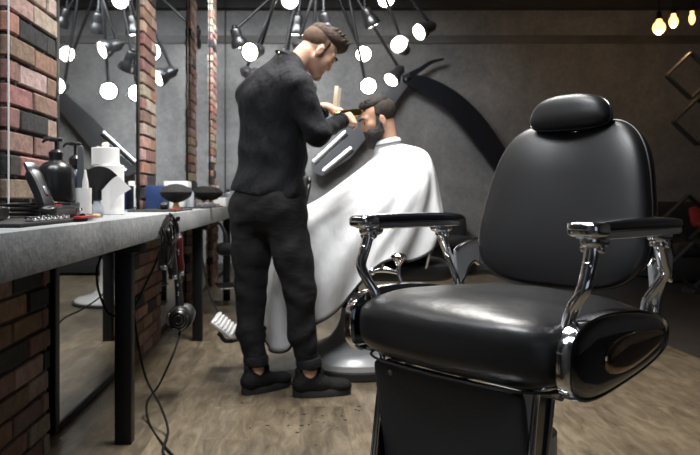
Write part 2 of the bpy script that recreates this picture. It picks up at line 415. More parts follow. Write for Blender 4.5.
tops = [(2.155,2.59),(4.02,4.38),(5.76,6.10),(7.18,7.55)]
tl = ['nearest brick pier, tall strip of red and tan bricks rising behind the black pump bottles',
      'second brick pier between mirrors, right of the white paper rolls',
      'third narrow brick pier between mirrors, left of the barber',
      'farthest and thinnest brick pier between mirrors, right beside the barber']
for (a,b), l in zip(tops, tl): brick_pier(a, b, ZT+0.002, CH-0.02, -0.925, l)
lows = [(1.70,2.47),(3.75,4.46),(5.62,6.2),(7.1,7.6)]
ll = ['red brick pier under the near end of the concrete counter',
      'red brick pier under the counter behind the hanging hair dryer',
      'brick pier under the counter between its second and third legs',
      'brick pier under the far end of the counter']
for (a,b), l in zip(lows, ll): brick_pier(a, b, 0.0, ZB-0.002, -0.912, l, 0.55, 0.030)  # same bricks, colour dimmed to stand for shade under the counter

# mirrors, floor to ceiling between piers
def mirror(y0, y1, label, first=False):
    t = thing('wall_mirror', label, 'mirror', (XL-0.02, (y0+y1)/2, 0.01))
    h = CH-0.06; w = y1-y0
    mk('mirror_glass', *box((0.014, 0, h/2), (0.012, w, h)), mirror_m, t, smooth=False)
    g = G()
    for s in (-1,1): g.add(*box((0.008, s*(w/2-0.024), h/2), (0.036, 0.048, h), 0.002))
    g.add(*box((0.010, 0, 0.012), (0.036, w-0.05, 0.024), 0.002))
    g.obj('frame', blackmet, t)
    return t
mirror(0.7, 2.135, 'mirror left of the nearest brick pier, at the picture edge')
mirror(2.62, 4.0, 'mirror between the nearest and second brick piers, reflecting spot lamps')
mirror(4.40, 5.74, 'mirror between the second and third brick piers')
mirror(6.12, 7.16, 'mirror between the third and farthest brick piers')
mirror(7.57, 8.65, 'mirror beyond the farthest brick pier beside the barber')
tag(mk('edge_strip', *box((XL+0.03, 2.142, 1.9), (0.004, 0.004, 2.09)), white_pl), 'thin pale strip on the edge of the leftmost mirror', 'strip')

# concrete counter
CX = -0.580
ct = thing('concrete_counter', 'long thick grey concrete counter running under the mirrors', 'counter', (CX-0.17, 4.0, ZB))
mk('worktop', *box((-0.001, 0.35, (ZT-ZB)/2), (0.342, 7.6, ZT-ZB), 0.003), counter_c, ct)
ct2 = ct
for i, y in enumerate((0.85, 2.56, 4.39, 6.13, 7.9)):
    lg = mk('leg', *box((-0.66-ct.location.x+0.0, y-4.0, -(ZB-0.03)/2-0.03+0.0), (0.062, 0.055, ZB-0.03), 0.002), blackmet, ct)
    mk('bracket', *box((-0.66-ct.location.x, y-4.0, -0.0175), (0.14, 0.11, 0.035), 0.003), blackmet, lg)

# ================================================================== FOREGROUND BARBER CHAIR
CA = 50.0
def make_chair():
    t = thing('barber_chair', 'empty black leather barber chair with chrome arms in the foreground', 'barber chair', (0.512, 1.593, 0), -math.radians(CA))
    # seat cushion: front roll bulges, corners rounded
    def fs(p):
        x, y, z = p
        z2 = z
        if z > 0: z2 = z*(1.0 + 0.10*(1-(x/0.25)**2)) 
        z2 += -0.030*(y/0.26)*0.5 if z > 0 else 0
        yb = y - (0.035*(1-(x/0.25)**2) if y < 0 else 0)*min(1, -y/0.2)
        # side creases on the top
        if z > 0.03: z2 += 0.0030*math.sin(x*30+y*12)*math.sin(y*19+1) + 0.0024*math.sin(x*17-y*31+2)
        return Vector((x, yb, z2))
    mk('seat', *superell((0.262, 0.268, 0.084), 0.72, 0.25, 96, 56, fs, (0, -0.035, 0.622)), leather_s, t, angle=180)
    # piping around the cushion front, upper and lower
    g = G()
    pts = []
    for i in range(41):
        a = PI + PI*i/40
        x = 0.244*spow(math.cos(a), 0.28); y = 0.252*spow(math.sin(a), 0.40); y -= 0.035*(1-(x/0.25)**2)*min(1, -y/0.2)
        pts.append((x, y-0.035, 0.560))
    g.add(*tube(pts, 0.003, 8, 2)); g.obj('piping', leather, t)
    # seat frame below the cushion
    mk('seat_frame', *box((0, -0.02, 0.540), (0.36, 0.34, 0.03), 0.012), blackmet, t)
    # side shields: tear-drop housings
    def outline(s=1.0, cy=0.0, cz=0.0, n=48):
        out = []
        for i in range(n):
            a = 2*PI*i/n; u = math.cos(a); w = math.sin(a)
            y = -0.083 + 0.205*spow(u, 0.62)          # front .. back
            k = min(1,max(0,(y+0.290)/0.415))                         # 0 front .. 1 back
            ztop = 0.700 + 0.012*math.sin(k*PI) - 0.024*k; zbot = 0.538 + 0.052*k**1.2
            zm = (ztop+zbot)/2; zh = (ztop-zbot)/2
            z = zm + zh*spow(w, 0.62)
            out.append(((y-cy)*s+cy, (z-cz)*s+cz))
        return out
    for sx in (-1, 1):
        g = G()
        lays = [(0.255,1.0),(0.268,1.0),(0.278,0.975),(0.285,0.92),(0.289,0.84),(0.291,0.70),(0.2920,0.4),(0.2922,0.1)]
        n = 48; v = []; f = []
        for x, s in lays: v += [Vector((sx*x, y, z)) for y, z in outline(s, -0.083, 0.625)]
        for k in range(len(lays)-1):
            for i in range(n): j = (i+1)%n; f.append((k*n+i,k*n+j,(k+1)*n+j,(k+1)*n+i))
        f.append(tuple(range(n))); f.append(tuple((len(lays)-1)*n+i for i in range(n)))
        g.add(v, f); sh = g.obj('side_shield', darkchrome, t, angle=50)
        # rim: chrome band
        g = G(); o = outline(1.012, -0.083, 0.625)
        v = []; f = []
        for x, s in ((0.260,0.99),(0.260,1.03),(0.277,1.035),(0.284,1.02),(0.284,0.99),(0.276,0.965)):
            v += [Vector((sx*x, y, z)) for y, z in outline(s, -0.083, 0.625)]
        for k in range(5):
            for i in range(n): j=(i+1)%n; f.append((k*n+i,k*n+j,(k+1)*n+j,(k+1)*n+i))
        mk('chrome_rim', v, f, chrome, sh, angle=60)
        # raised tear-drop badge
        v = []; f = []
        for x, s in ((0.2885,1.0),(0.296,0.97),(0.2995,0.86),(0.301,0.6),(0.3015,0.2)):
            for i in range(n):
                a = 2*PI*i/n; u = math.cos(a); w = math.sin(a); k = (u+1)/2
                y = -0.052+0.128*u*s; z = 0.616+0.020*k + (0.043*(1-0.50*k))*spow(w,0.8)*s
                v.append(Vector((sx*x, y, z)))
        for k in range(4):
            for i in range(n): j=(i+1)%n; f.append((k*n+i,k*n+j,(k+1)*n+j,(k+1)*n+i))
        f.append(tuple(range(n))); f.append(tuple(4*n+i for i in range(n)))
        mk('oval_badge', v, f, tintch, sh, angle=60)
    # wider chrome front bracket: thick end of the shield seen from the front
    # arms
    for sx in (-1, 1):
        X = sx*0.284
        def fa(p):
            x, y, z = p
            return Vector((x*(1.0-0.12*(y/0.21)), y, z + 0.003*(1-(y/0.21)**2)))
        arm = mk('armrest', *superell((0.031, 0.203, 0.0125), 0.5, 0.42, 48, 16, fa, (X, -0.047, 0.866)), blackpad, t, angle=180)
        # chrome nose and underside tray
        def fn(p):
            x, y, z = p
            return Vector((x, y, z))
        g = G()
        g.add(*superell((0.0325, 0.030, 0.0150), 0.5, 0.5, 40, 14, None, (X, -0.224, 0.863)))
        g.add(*superell((0.028, 0.197, 0.009), 0.4, 0.4, 40, 10, None, (X, -0.047, 0.852)))
        g.add(*superell((0.022, 0.034, 0.016), 0.8, 0.8, 24, 12, None, (X, -0.200, 0.842)))
        g.add(*superell((0.020, 0.040, 0.016), 0.8, 0.8, 24, 12, None, (X, 0.075, 0.842)))
        g.obj('arm_tray', chrome, arm)
        g = G()
        g.add(*tube([(X,-0.206,0.848),(X,-0.214,0.815),(X,-0.226,0.785),(sx*0.281,-0.238,0.755),(sx*0.262,-0.236,0.722),(sx*0.246,-0.226,0.690),(sx*0.242,-0.222,0.650)],
                    [0.013,0.0145,0.014,0.0135,0.0125,0.013,0.015], 16, 8, 0.85, up=(0,1,0)))
        g.add(*sphere(0.0155, (X,-0.208,0.826), 16)); g.add(*lathe([(0.006,-0.022),(0.009,-0.020),(0.009,0.020),(0.006,0.022)], 16, (X,-0.209,0.828), (1,0,0)))
        g.add(*sphere(0.013, (X,-0.222,0.796), 14)); 
        g.obj('front_arm_post', chrome, t, angle=60)
        g = G()
        g.add(*tube([(X,0.070,0.850),(X,0.078,0.815),(X,0.092,0.785),(sx*0.283,0.104,0.760),(sx*0.266,0.100,0.728),(sx*0.250,0.096,0.700),(sx*0.244,0.095,0.655)],
                    [0.012,0.0135,0.013,0.012,0.010,0.010,0.011], 16, 8, 0.85, up=(0,1,0)))
        g.add(*tube([(sx*0.283,0.090,0.775),(sx*0.272,0.118,0.745),(sx*0.262,0.128,0.715),(sx*0.256,0.128,0.660)], [0.008,0.0085,0.008,0.008], 12, 8))
        g.add(*sphere(0.0145, (X,0.076,0.822), 14)); g.add(*lathe([(0.006,-0.020),(0.008,-0.018),(0.008,0.018),(0.006,0.020)], 16, (X,0.078,0.824), (1,0,0)))
        g.obj('rear_arm_post', chrome, t, angle=60)
        # chrome hinge plate between rear post and backrest
        pl = [(0.095,0.775),(0.115,0.790),(0.150,0.798),(0.195,0.806),(0.205,0.790),(0.200,0.735),(0.180,0.742),(0.155,0.728),(0.140,0.700),(0.120,0.690),(0.105,0.72)]
        g = G(); g.add(*extrude_x(pl, sx*0.252, sx*0.260)); hp = g.obj('hinge_plate', satin, t)
        g = G(); g.add(*tube([(sx*0.256,y,z) for y,z in [(0.098,0.775),(0.115,0.786),(0.150,0.797),(0.195,0.806)]], 0.0055, 10, 6))
        g.add(*tube([(sx*0.256,y,z) for y,z in [(0.120,0.685),(0.138,0.702),(0.155,0.730),(0.182,0.744),(0.205,0.735)]], 0.0055, 10, 6))
        g.obj('plate_edge', chrome, hp)
    # backrest
    def fb(p):
        x, y, z = p                     # y thickness, z height
        k = (z+0.2)/0.4                 # 0 bottom 1 top
        x2 = x*(1.0 - 0.34*max(0,k-0.25)**1.5 - 0.03*max(0,0.15-k))
        zz = z
        if z > 0.08: zz -= 0.026*math.exp(-(x/0.085)**2)*((z-0.08)/0.12)**1.5
        if z < -0.10: zz += 0.010*((abs(x)/0.24)**2)*(-(z+0.10)/0.10)
        y2 = y + 0.10*k + (0.030*(x/0.24)**2 if y < 0 else 0.012*(x/0.24)**2) * -1.0   # gentle wings, leans back
        return Vector((x2, y2, zz))
    # superellipsoid whose thin axis is y: build with z thin then swap
    v, f = superell((0.226, 0.213, 0.050), 0.75, 0.48, 96, 40)
    v = [fb(Vector((a.x, -a.z, a.y))) for a in v]
    br = mk('backrest', [p+Vector((-0.004,0.175,0.910)) for p in v], f, leather, t, angle=180)
    # piping following the face edge
    pts = []
    for i in range(97):
        a = 2*PI*i/96; x = 0.225*spow(math.cos(a),0.48)-0.004; z = 0.212*spow(math.sin(a),0.48)
        q = fb(Vector((x, 0.0, z))); pts.append(q+Vector((0,0.175,0.910)))
    g = G(); g.add(*tube(pts, 0.0035, 8, 2)); g.obj('piping', leather, br)
    # back shell
    v, f = superell((0.216, 0.200, 0.018), 0.5, 0.46, 64, 20)
    v = [fb(Vector((a.x, -a.z, a.y)))+Vector((0,0.212,0.910)) for a in v]
    mk('back_shell', v, f, blackpad, br, angle=180)
    # headrest pillow
    def fh(p):
        x, y, z = p
        return Vector((x*(1-0.12*(z/0.045)) , y, z + 0.008*(1-(x/0.125)**2)))
    v, f = superell((0.104, 0.045, 0.042), 0.66, 0.70, 72, 32)
    R = Matrix.Rotation(math.radians(-12), 3, 'X')
    v = [R @ fh(Vector((a.x, -a.z, a.y))) + Vector((0, 0.238, 1.131)) for a in v]
    hr = mk('headrest', v, f, leather, t, angle=180)
    pts = []
    for i in range(73):
        a = 2*PI*i/72; q = fh(Vector((0.1065*spow(math.cos(a),0.70), -0.004, 0.0455*spow(math.sin(a),0.70)))); pts.append(R@q+Vector((0,0.238,1.131)))
    g = G(); g.add(*tube(pts, 0.0026, 8, 2)); g.obj('piping', blackpad, hr)
    g = G(); g.add(*tube([(0,0.262,1.14),(0,0.285,1.08),(0,0.285,1.00)], 0.010, 10, 5, 0.5)); g.obj('headrest_post', chrome, hr)
    # leg rest
    lr = G(); v, f = superell((0.197, 0.165, 0.014), 0.35, 0.09, 64, 16)
    sl = 0.17
    v = [Vector((a.x, -a.z - sl*(a.y), a.y*-1*-1)) for a in v]
    v = [Vector((p.x, -0.287+0.008 + p.y + 0.0, p.z+0.385)) for p in v]
    v = [Vector((p.x*0.96, p.y+0.022, p.z+0.006)) for p in v]
    lrp = mk('leg_rest', v, f, mat('legrest_leather',(0.014,0.017,0.023),0.5,bump=0.12,bscale=160), t, angle=60)
    for sx in (-1, 1):
        g = G(); Q = lambda l: [(sx*x*0.965, y+0.014, z+0.004) for x,y,z in l]
        g.add(*tube(Q([(0.236,-0.225,0.565),(0.225,-0.245,0.563),(0.212,-0.262,0.556),(0.2035,-0.268,0.535),(0.2035,-0.288,0.40),(0.2035,-0.311,0.245),(0.2035,-0.330,0.15)]), [0.009,0.008,0.0075,0.007,0.007,0.007,0.007], 10, 6))
        g.add(*tube(Q([(0.2035,-0.262,0.552),(0.208,-0.222,0.550),(0.208,-0.214,0.53),(0.206,-0.242,0.38),(0.205,-0.278,0.20)]), 0.0045, 8, 4))
        g.add(*tube(Q([(0.205,-0.310,0.25),(0.205,-0.270,0.25)]), 0.006, 8, 4))
        rl = g.obj('leg_rest_rail', chrome, lrp)
        pl = [(-0.240,0.545),(-0.196,0.545),(-0.226,0.375),(-0.260,0.20),(-0.293,0.20),(-0.268,0.385)]
        g = G(); g.add(*extrude_x(pl, sx*0.192, sx*0.196)); g.obj('leg_rest_cheek', darkchrome, lrp)
    # foot plate
    ft = mk('foot_plate', *box((0,-0.41,0.165), (0.34,0.17,0.014), 0.006), chrome, t)
    g = G()
    for i in range(7): g.add(*box((0,-0.475+0.022*i,0.176), (0.30,0.010,0.008), 0.003))
    g.obj('foot_plate_ribs', rubber, ft)
    # hinge bar, under-seat struts
    g = G(); g.add(*tube([(-0.225,-0.21,0.545),(0.225,-0.21,0.545)], 0.010, 12)); g.add(*tube([(-0.13,-0.18,0.548),(-0.13,-0.30,0.535)],0.007,8))
    g.obj('hinge_bar', chrome, t)
    g = G(); g.add(*tube([(0.07,-0.10,0.53),(0.075,-0.16,0.40),(0.075,-0.20,0.26)], 0.011, 10)); g.add(*tube([(-0.07,-0.10,0.53),(-0.075,-0.16,0.40),(-0.075,-0.20,0.26)], 0.011, 10))
    g.obj('support_strut', blackmet, t)
    # recline lever on the left side
    g = G(); g.add(*tube([(-0.262,0.02,0.60),(-0.33,0.00,0.655),(-0.36,-0.01,0.70),(-0.362,-0.012,0.742)], [0.006,0.006,0.0055,0.0065], 10, 6))
    g.add(*lathe([(0.006,0),(0.012,0.010),(0.021,0.022),(0.021,0.028),(0.012,0.034),(0.002,0.036)], 20, (-0.362,-0.012,0.735)))
    g.add(*tube([(-0.362,-0.012,0.715),(-0.395,-0.03,0.722),(-0.43,-0.045,0.715)], [0.005,0.008,0.004], 10, 5)); g.add(*sphere(0.010,(-0.43,-0.045,0.715),12))
    g.obj('recline_lever', chrome, t)
    # pedestal
    pd = mk('pedestal', *lathe([(0.30,0.02),(0.30,0.035),(0.285,0.050),(0.24,0.062),(0.17,0.080),(0.12,0.115),(0.095,0.17),(0.085,0.26),(0.085,0.38),(0.078,0.385),(0.060,0.39),(0.060,0.52),(0.001,0.52)], 56), satin, t)
    mk('base_ring', *lathe([(0.315,0.0),(0.32,0.006),(0.32,0.02),(0.30,0.026),(0.001,0.026)], 56), rubber, pd)
    g = G(); g.add(*tube([(-0.05,0.03,0.30),(-0.12,0.06,0.30),(-0.16,0.09,0.31),(-0.19,0.11,0.33)], [0.009,0.008,0.008,0.009], 10, 5)); g.add(*lathe([(0.012,-0.05),(0.014,-0.04),(0.014,0.04),(0.01,0.05)], 14, (-0.215,0.125,0.345), (-0.7,0.45,0.4)))
    g.obj('pump_lever', chrome, t)
    return t
chair = make_chair()

# second chair of the same make, deeper in the shop, seen only in the mirror
c2 = copy_tree(chair); c2.location = (-0.235, 5.95, 0); c2.rotation_euler = (0,0,-math.radians(75))
tag(c2, 'black and chrome barber chair reflected in the mirror under the counter', 'barber chair')

# ================================================================== CLIENT CHAIR (under the cape)
cc = thing('pedestal_chair', 'silver pedestal barber chair the caped client sits in', 'barber chair', (0.34, 3.68, 0))
L = cc.location
PX = (-0.055, 0, 0)
pd = mk('pedestal', *lathe([(0.285,0.045),(0.288,0.075),(0.270,0.098),(0.262,0.104),(0.250,0.118),(0.180,0.140),(0.125,0.170),(0.090,0.215),(0.068,0.270),(0.058,0.330),(0.052,0.400),(0.048,0.415),(0.001,0.415)], 56, PX), satin, cc)
mk('base_ring', *lathe([(0.292,0.0),(0.298,0.006),(0.298,0.040),(0.286,0.046),(0.001,0.046)], 56, PX), rubber, pd)
mk('lift_column', *lathe([(0.060,0.33),(0.062,0.345),(0.060,0.36),(0.035,0.37),(0.032,0.415),(0.032,0.49),(0.001,0.49)], 28, PX), blackmet, cc)
g = G(); g.add(*tube([(-0.03,-0.06,0.38),(-0.04,-0.16,0.375),(-0.05,-0.26,0.36)], 0.010, 10)); g.add(*sphere(0.02,(-0.05,-0.27,0.36),12)); g.obj('pump_lever', blackpl, cc)
mk('seat', *superell((0.25,0.235,0.055), 0.4, 0.35, 48, 20, None, (0.20,-0.03,0.545)), leather, cc)
v, f = superell((0.20,0.23,0.035), 0.5, 0.4, 48, 20)
mk('backrest', [Vector((a.z+0.315+0.06*(a.y), a.x-0.03, a.y*0.8+0.76)) for a in v], f, leather, cc)
for s in (-1,1):
    g = G(); g.add(*superell((0.16,0.024,0.016),0.5,0.5,32,10,None,(0.16,s*0.235-0.03,0.76))); g.add(*tube([(0.06,s*0.235-0.03,0.755),(0.05,s*0.235-0.03,0.66),(0.09,s*0.22-0.03,0.55)],0.012,10)); g.add(*tube([(0.30,s*0.235-0.03,0.755),(0.31,s*0.235-0.03,0.66),(0.29,s*0.22-0.03,0.55)],0.012,10))
    g.obj('armrest', chrome, cc)
# foot rest, ribbed plate on two rails
fp = G()
ctr = P(224.5, 325, 3.55) - L
Rt = Matrix.Rotation(math.radians(38), 3, 'Y') @ Matrix.Rotation(0,3,'Z')
v, f = box((0,0,0), (0.135, 0.30, 0.012), 0.005)
fo = mk('foot_plate', [Rt@Vector(p)+ctr for p in v], f, satin, cc)
g = G()
for i in range(6):
    v, f = box((-0.052+0.021*i,0,0.010), (0.011,0.27,0.010), 0.003); g.add([Rt@Vector(p)+ctr for p in v], f)
g.obj('foot_plate_ribs', white_pl, fo)
g = G()
for s in (-1,1): g.add(*tube([(0.0,s*0.12-0.03,0.52),(-0.20,s*0.12-0.04,0.40),(ctr.x+0.08, ctr.y+s*0.12, ctr.z-0.05),(ctr.x-0.02, ctr.y+s*0.12, ctr.z-0.02)], 0.011, 10))
g.obj('foot_rail', blackmet, cc)

# ================================================================== PEOPLE
def frame(fwd, upish=(0,0,1)):
    f = np.array(fwd,float); f /= np.linalg.norm(f); u = np.array(upish,float); r = np.cross(f,u); r /= np.linalg.norm(r); u = np.cross(r,f)
    return np.stack([r,f,u],1)       # columns: right, forward, up
def head(S, o, R, s=0.94):
    o = np.array(o,float); T = lambda x,y,z: o+R@(np.array((x,y,z))*s)
    E = lambda c,r,k=0.012,sub=False: S.ell(T(*c), np.array(r)*s, R, k, sub)
    E((0,-.012,.036),(.074,.096,.086)); E((0,.036,-.024),(.058,.060,.082),.02)
    for q in (-1,1):
        S.cap(T(q*.050,.006,-.050), T(q*.012,.074,-.094), .020*s, .019*s, .02)
        S.cap(T(q*.038,.060,-.016), T(q*.028,.068,-.034), .020*s, .020*s, .02)      # cheek
        S.cap(T(q*.012,.086,.024), T(q*.042,.070,.024), .009*s, .009*s, .016)        # brow
        E((q*.032,.101,.004),(.015,.012,.010),.010,True)                             # socket
        E((q*.031,.079,.004),(.0135,.0135,.0115),.003)                               # lid
        E((q*.076,-.006,-.016),(.010,.019,.031),.006); E((q*.085,.000,-.014),(.005,.010,.018),.004,True)
        E((q*.073,-.004,-.040),(.008,.010,.012),.005)
        S.cap(T(q*.009,.096,-.033), T(q*.010,.090,-.034), .0065*s, .0065*s, .005)    # nostril wing
    S.cap(T(0,.085,.012), T(0,.103,-.025), .0070*s, .0095*s, .012)                   # nose
    E((0,.084,-.098),(.023,.018,.018),.014)                                           # chin
    S.cap(T(-.018,.086,-.058), T(.018,.086,-.058), .0065*s, .0065*s, .006)
    S.cap(T(-.016,.086,-.069), T(.016,.086,-.069), .0075*s, .0075*s, .006)
    S.cap(T(-.016,.097,-.0635), T(.016,.097,-.0635), .0020*s, .0020*s, .002, True)
    return T
def finger(S, pts, r0, r1):
    n = len(pts)-1
    for i in range(n):
        S.cap(pts[i], pts[i+1], r0+(r1-r0)*i/n, r0+(r1-r0)*(i+1)/n, 0.004)
def hand(S, wrist, R, curl=(0.5,0.5,0.5,0.5), spread=0.02, thumb_side=1, thumb_curl=0.5, s=1.0):
    # R columns: across(thumb side +), along fingers, back-of-hand normal
    o = np.array(wrist,float); T = lambda x,y,z: o+R@(np.array((x*thumb_side,y,z))*s)
    S.cap(T(0,-.02,0), T(0,.02,0), .024*s, .025*s, .01)
    for i, x in enumerate((.030,.010,-.010,-.029)):
        S.cap(T(x*.6,.015,0), T(x,.085-abs(i-1.2)*.004,.002), .015*s, .0115*s, .010)
    lens = (.072,.080,.074,.058)
    for i, x in enumerate((.031,.0105,-.0105,-.030)):
        a = 0.0; p = np.array((x,.083-abs(i-1.2)*.004,.002)); pts = [T(*p)]
        for k, fr in enumerate((.45,.30,.25)):
            a += curl[i]*(0.9,1.1,0.8)[k]
            p = p+np.array((x*spread*3, math.cos(a)*lens[i]*fr, -math.sin(a)*lens[i]*fr)); pts.append(T(*p))
        finger(S, pts, .0095*s, .0070*s)
    # thumb leaves the side of the palm near its base
    a = thumb_curl
    pts = [T(.020,.020,-.004), T(.040,.048,-.014-.008*a), T(.046-.010*a,.078,-.024-.012*a), T(.044-.018*a,.103,-.030-.018*a)]
    finger(S, pts, .0135*s, .0085*s)

# ---------------- barber
bl = P(268, 396, 3.2); bl.z = 0
barber = thing('person', 'standing barber in black shirt and dark trousers cutting hair', 'person', (bl.x, 3.2, 0))
A = np.array
S_R = A((-0.005,3.075,1.42)); S_L = A((-0.235,3.33,1.42)); E_R = A(P(317,134,3.05)); W_R = A(P(343,120,3.30))
E_L = A((-0.07,3.49,1.22)); W_L = A(P(326,108,3.46))
PEL = A(P(268,206,3.22)); C7 = A(P(290,62,3.215)); HD = A(P(317.5,52,3.24))
Hf = frame((0.72,0.24,-0.65)); 
HR = A(P(256,222,3.26)); 
hipL = A((-0.232,3.27,0.84)); hipR = A((-0.072,3.17,0.84))      # screen-left leg, screen-right leg
kneeL = A(P(251,292,3.24)); ankL = A(P(256,370,3.22)); kneeR = A(P(300,292,3.14)); ankR = A(P(309,372,3.16))
FL = A((0.74,0.60,0)); FL /= np.linalg.norm(FL); FR = A((0.97,0.22,0)); FR /= np.linalg.norm(FR)
S = SDF(0.03)
def torso(S, g=0.0, k=0.05, low=True):
    sd = A((.80,-.60,0)); Rm = np.stack([sd, A((.60,.80,0)), A((0,0,1))],1)
    if low:
        S.cap(PEL+(0,0,-.01), PEL+(0.0,0,.05), .125+g, .120+g, k)
        S.ell(PEL+(0,0,.02), (.185+g,.130+g,.13+g), Rm, k)
    else: S.ell(PEL+(0,0,.06), (.200,.152,.17), Rm, .08)
    S.ell(PEL*.62+C7*.38+A((-.022,0,0)), (.170+g,.125+g,.20+g), Rm, k)
    S.ell(PEL*.30+C7*.70+A((-.040,0,0)), (.188+g,.130+g,.19+g), Rm, k)
    S.cap(S_R+(-.02,.02,0), C7+(-.01,0,-.02), .062+g, .055+g, k); S.cap(S_L+(.02,-.02,-.01), C7+(-.01,0,-.02), .066+g, .055+g, k)
torso(S, -0.022)
S.cap(C7+(-.0,.0,-.05), HD+Hf@A((0,-.035,-.045)), .056, .054, .03)
head(S, HD, Hf)
S.cap(S_R, E_R, .047, .038, .03); S.cap(E_R, W_R, .037, .026, .02)
S.cap(S_L, E_L, .047, .038, .03); S.cap(E_L, W_L, .037, .026, .02)
for h_, k_, a_ in ((hipL,kneeL,ankL),(hipR,kneeR,ankR)):
    S.cap(PEL*.5+h_*.5, h_, .09, .085, .04); S.cap(h_, k_, .082, .052, .03); S.cap(k_, a_, .050, .034, .02)
    S.cap(k_*.6+a_*.4+A((-.015,0,0)), k_*.3+a_*.7, .046,.036,.03)
for a_, f_ in ((ankL,FL),(ankR,FR)):
    S.cap(a_, A((a_[0],a_[1],.07)), .034,.036,.02); S.cap(A((a_[0],a_[1],.055))-f_*.03, A((a_[0],a_[1],.04))+f_*.15, .032,.024,.02)
# hands: near (right) hand grips the clipper; far (left) hand holds a comb upright
clipA = A(P(337,115,3.38)); clipB = A(P(362,112,3.53))
cd = (clipB-clipA)/np.linalg.norm(clipB-clipA)
def basis(along, back):
    a = A(along,float)/np.linalg.norm(along); b = A(back,float); b = b-a*(a@b); b /= np.linalg.norm(b); c = np.cross(a,b)
    return np.stack([c,a,b],1)
hand(S, W_R, basis((0.55,0.65,0.12),(0.25,-0.75,0.35)), (0.62,0.66,0.68,0.66), 0.01, -1, 0.6)
hand(S, W_L, basis((0.85,0.25,-0.12),(0.0,-0.35,0.93)), (0.35,0.5,0.75,0.85), 0.01, 1, 0.4)
body = S.obj('body', 0.005, skin, barber)
# eyes, brows
T = lambda x,y,z: HD+Hf@A((x,y,z))*.94-A(barber.location)
for q in (-1,1):
    g = G(); g.add(*sphere(0.0118, T(q*.031,.0795,.0025), 12)); g.obj('eye', eye_m, barber)
    g = G(); g.add(*tube([T(q*.013,.099,.026),T(q*.030,.096,.032),T(q*.048,.079,.027)], [.0035,.0045,.002], 8, 4)); g.obj('eyebrow', hair_br, barber)
# hair: clipped sides plus a swept-up top
S = SDF(0.015); T2 = lambda x,y,z: HD+Hf@A((x,y,z))*.94
S.ell(T2(0,-.032,.044), (.0735,.080,.074), Hf)
for q in (-1,1): S.cap(T2(q*.070,.006,.045), T2(q*.072,.010,.006), .010,.006,.012)
S.obj('clipped_hair', 0.004, hair_fd, barber)
S = SDF(0.014)
S.ell(T2(0,-.022,.078), (.0735,.084,.060), Hf, .02); S.ell(T2(0,.030,.110), (.058,.056,.044), Hf, .03); S.ell(T2(0,.074,.112), (.050,.032,.030), Hf, .03)
rg = random.Random(3)
for i in range(150):
    x = rg.uniform(-.062,.062); y = rg.uniform(-.085,.080)
    z = .142-7*(abs(x)**2.2)-1.1*max(0,-y-.02)**1.25-2.2*max(0,y-.045)**1.3
    L_ = .010+.012*max(0,(y+.03)/.09)
    S.cap(T2(x,y-.006,z-.014), T2(x*1.06+rg.uniform(-.008,.008), y+.010+rg.uniform(0,.008), z+L_), .0062,.0022,.005)
S.obj('hair', 0.003, hair_br, barber)
# shirt
S = SDF(0.03); torso(S, 0.010, 0.05, False)
S.cap(S_R, E_R, .068, .056, .04); S.cap(E_R, E_R*.12+W_R*.88, .055, .037, .02)
S.cap(S_L, E_L, .066, .054, .04); S.cap(E_L, E_L*.12+W_L*.88, .052, .037, .02)
S.cap(C7+(-.012,.004,-.03), C7+(.002,.004,.006), .068, .062, .02)
S.cap(C7+(.006,.004,.034), C7*.3+HD*.7, .052, .06, .006, True)
ng = 0.004
_n = A((0.19,0,1.0)); _n /= np.linalg.norm(_n); S.pl.append((_n, float(_n@(PEL+A((0,0,.040))))))
shirt = S.obj('shirt', 0.006, shirt_m, barber, noise=0.009, nfreq=15)
# cuffs and collar stud, as cloth rolls
for w_, e_ in ((W_R,E_R),(W_L,E_L)):
    d = (w_-e_)/np.linalg.norm(w_-e_); c = e_*.12+w_*.88-A(barber.location)
    g = G(); g.add(*lathe([(.033,-.012),(.040,-.010),(.041,.018),(.036,.022),(.030,.018)], 24, c, d)); g.obj('cuff', shirt_m, shirt)
g = G(); ax_ = Vector(HD-C7).normalized(); g.add(*tube([Vector(C7-A(barber.location))+Vector((0.062*math.cos(a)*1.0, 0.056*math.sin(a), 0.012+0.000*math.cos(a)-0.030*math.cos(a)+0.004)) for a in [2*PI*i/20 for i in range(21)]], 0.012, 8, 2, 0.45)); g.obj('collar', shirt_m, shirt)
g = G(); g.add(*sphere(0.006, Vector(A(P(279,53.5,3.165))-A(barber.location)), 10)); g.obj('button', gold, shirt)
# trousers
S = SDF(0.03)
sd = A((.72,-.69,0)); sd /= np.linalg.norm(sd); Rm = np.stack([sd, A((-sd[1], sd[0], 0)), A((0,0,1))],1)
S.ell(PEL+(0,0,-.02), (.192,.146,.125), Rm, .05); S.ell(PEL+(0,0,.04), (.188,.140,.12), Rm, .05)
for h_, k_, a_ in ((hipL,kneeL,ankL),(hipR,kneeR,ankR)):
    S.cap(h_+A((0,0,.02)), h_*.5+k_*.5, .104, .092, .04); S.cap(h_*.5+k_*.5, k_, .092, .074, .03)
    S.cap(k_, k_*.5+a_*.5+A((-.012,0,0)), .068, .063, .03); S.cap(k_*.5+a_*.5+A((-.012,0,0)), a_+A((0,0,.055)), .064, .053, .03)
tr = S.obj('trousers', 0.006, trouser_m, barber, noise=0.007, nfreq=17)
g = G()
for a_, k_ in ((ankL,kneeL),(ankR,kneeR)):
    d = (k_-a_)/np.linalg.norm(k_-a_)
    g = G(); g.add(*lathe([(.040,-.012),(.058,-.012),(.060,.0),(.060,.024),(.057,.030),(.046,.032)], 28, a_+A((0,0,.038))-A(barber.location), d)); g.obj('rolled_hem', trouser_m, tr)
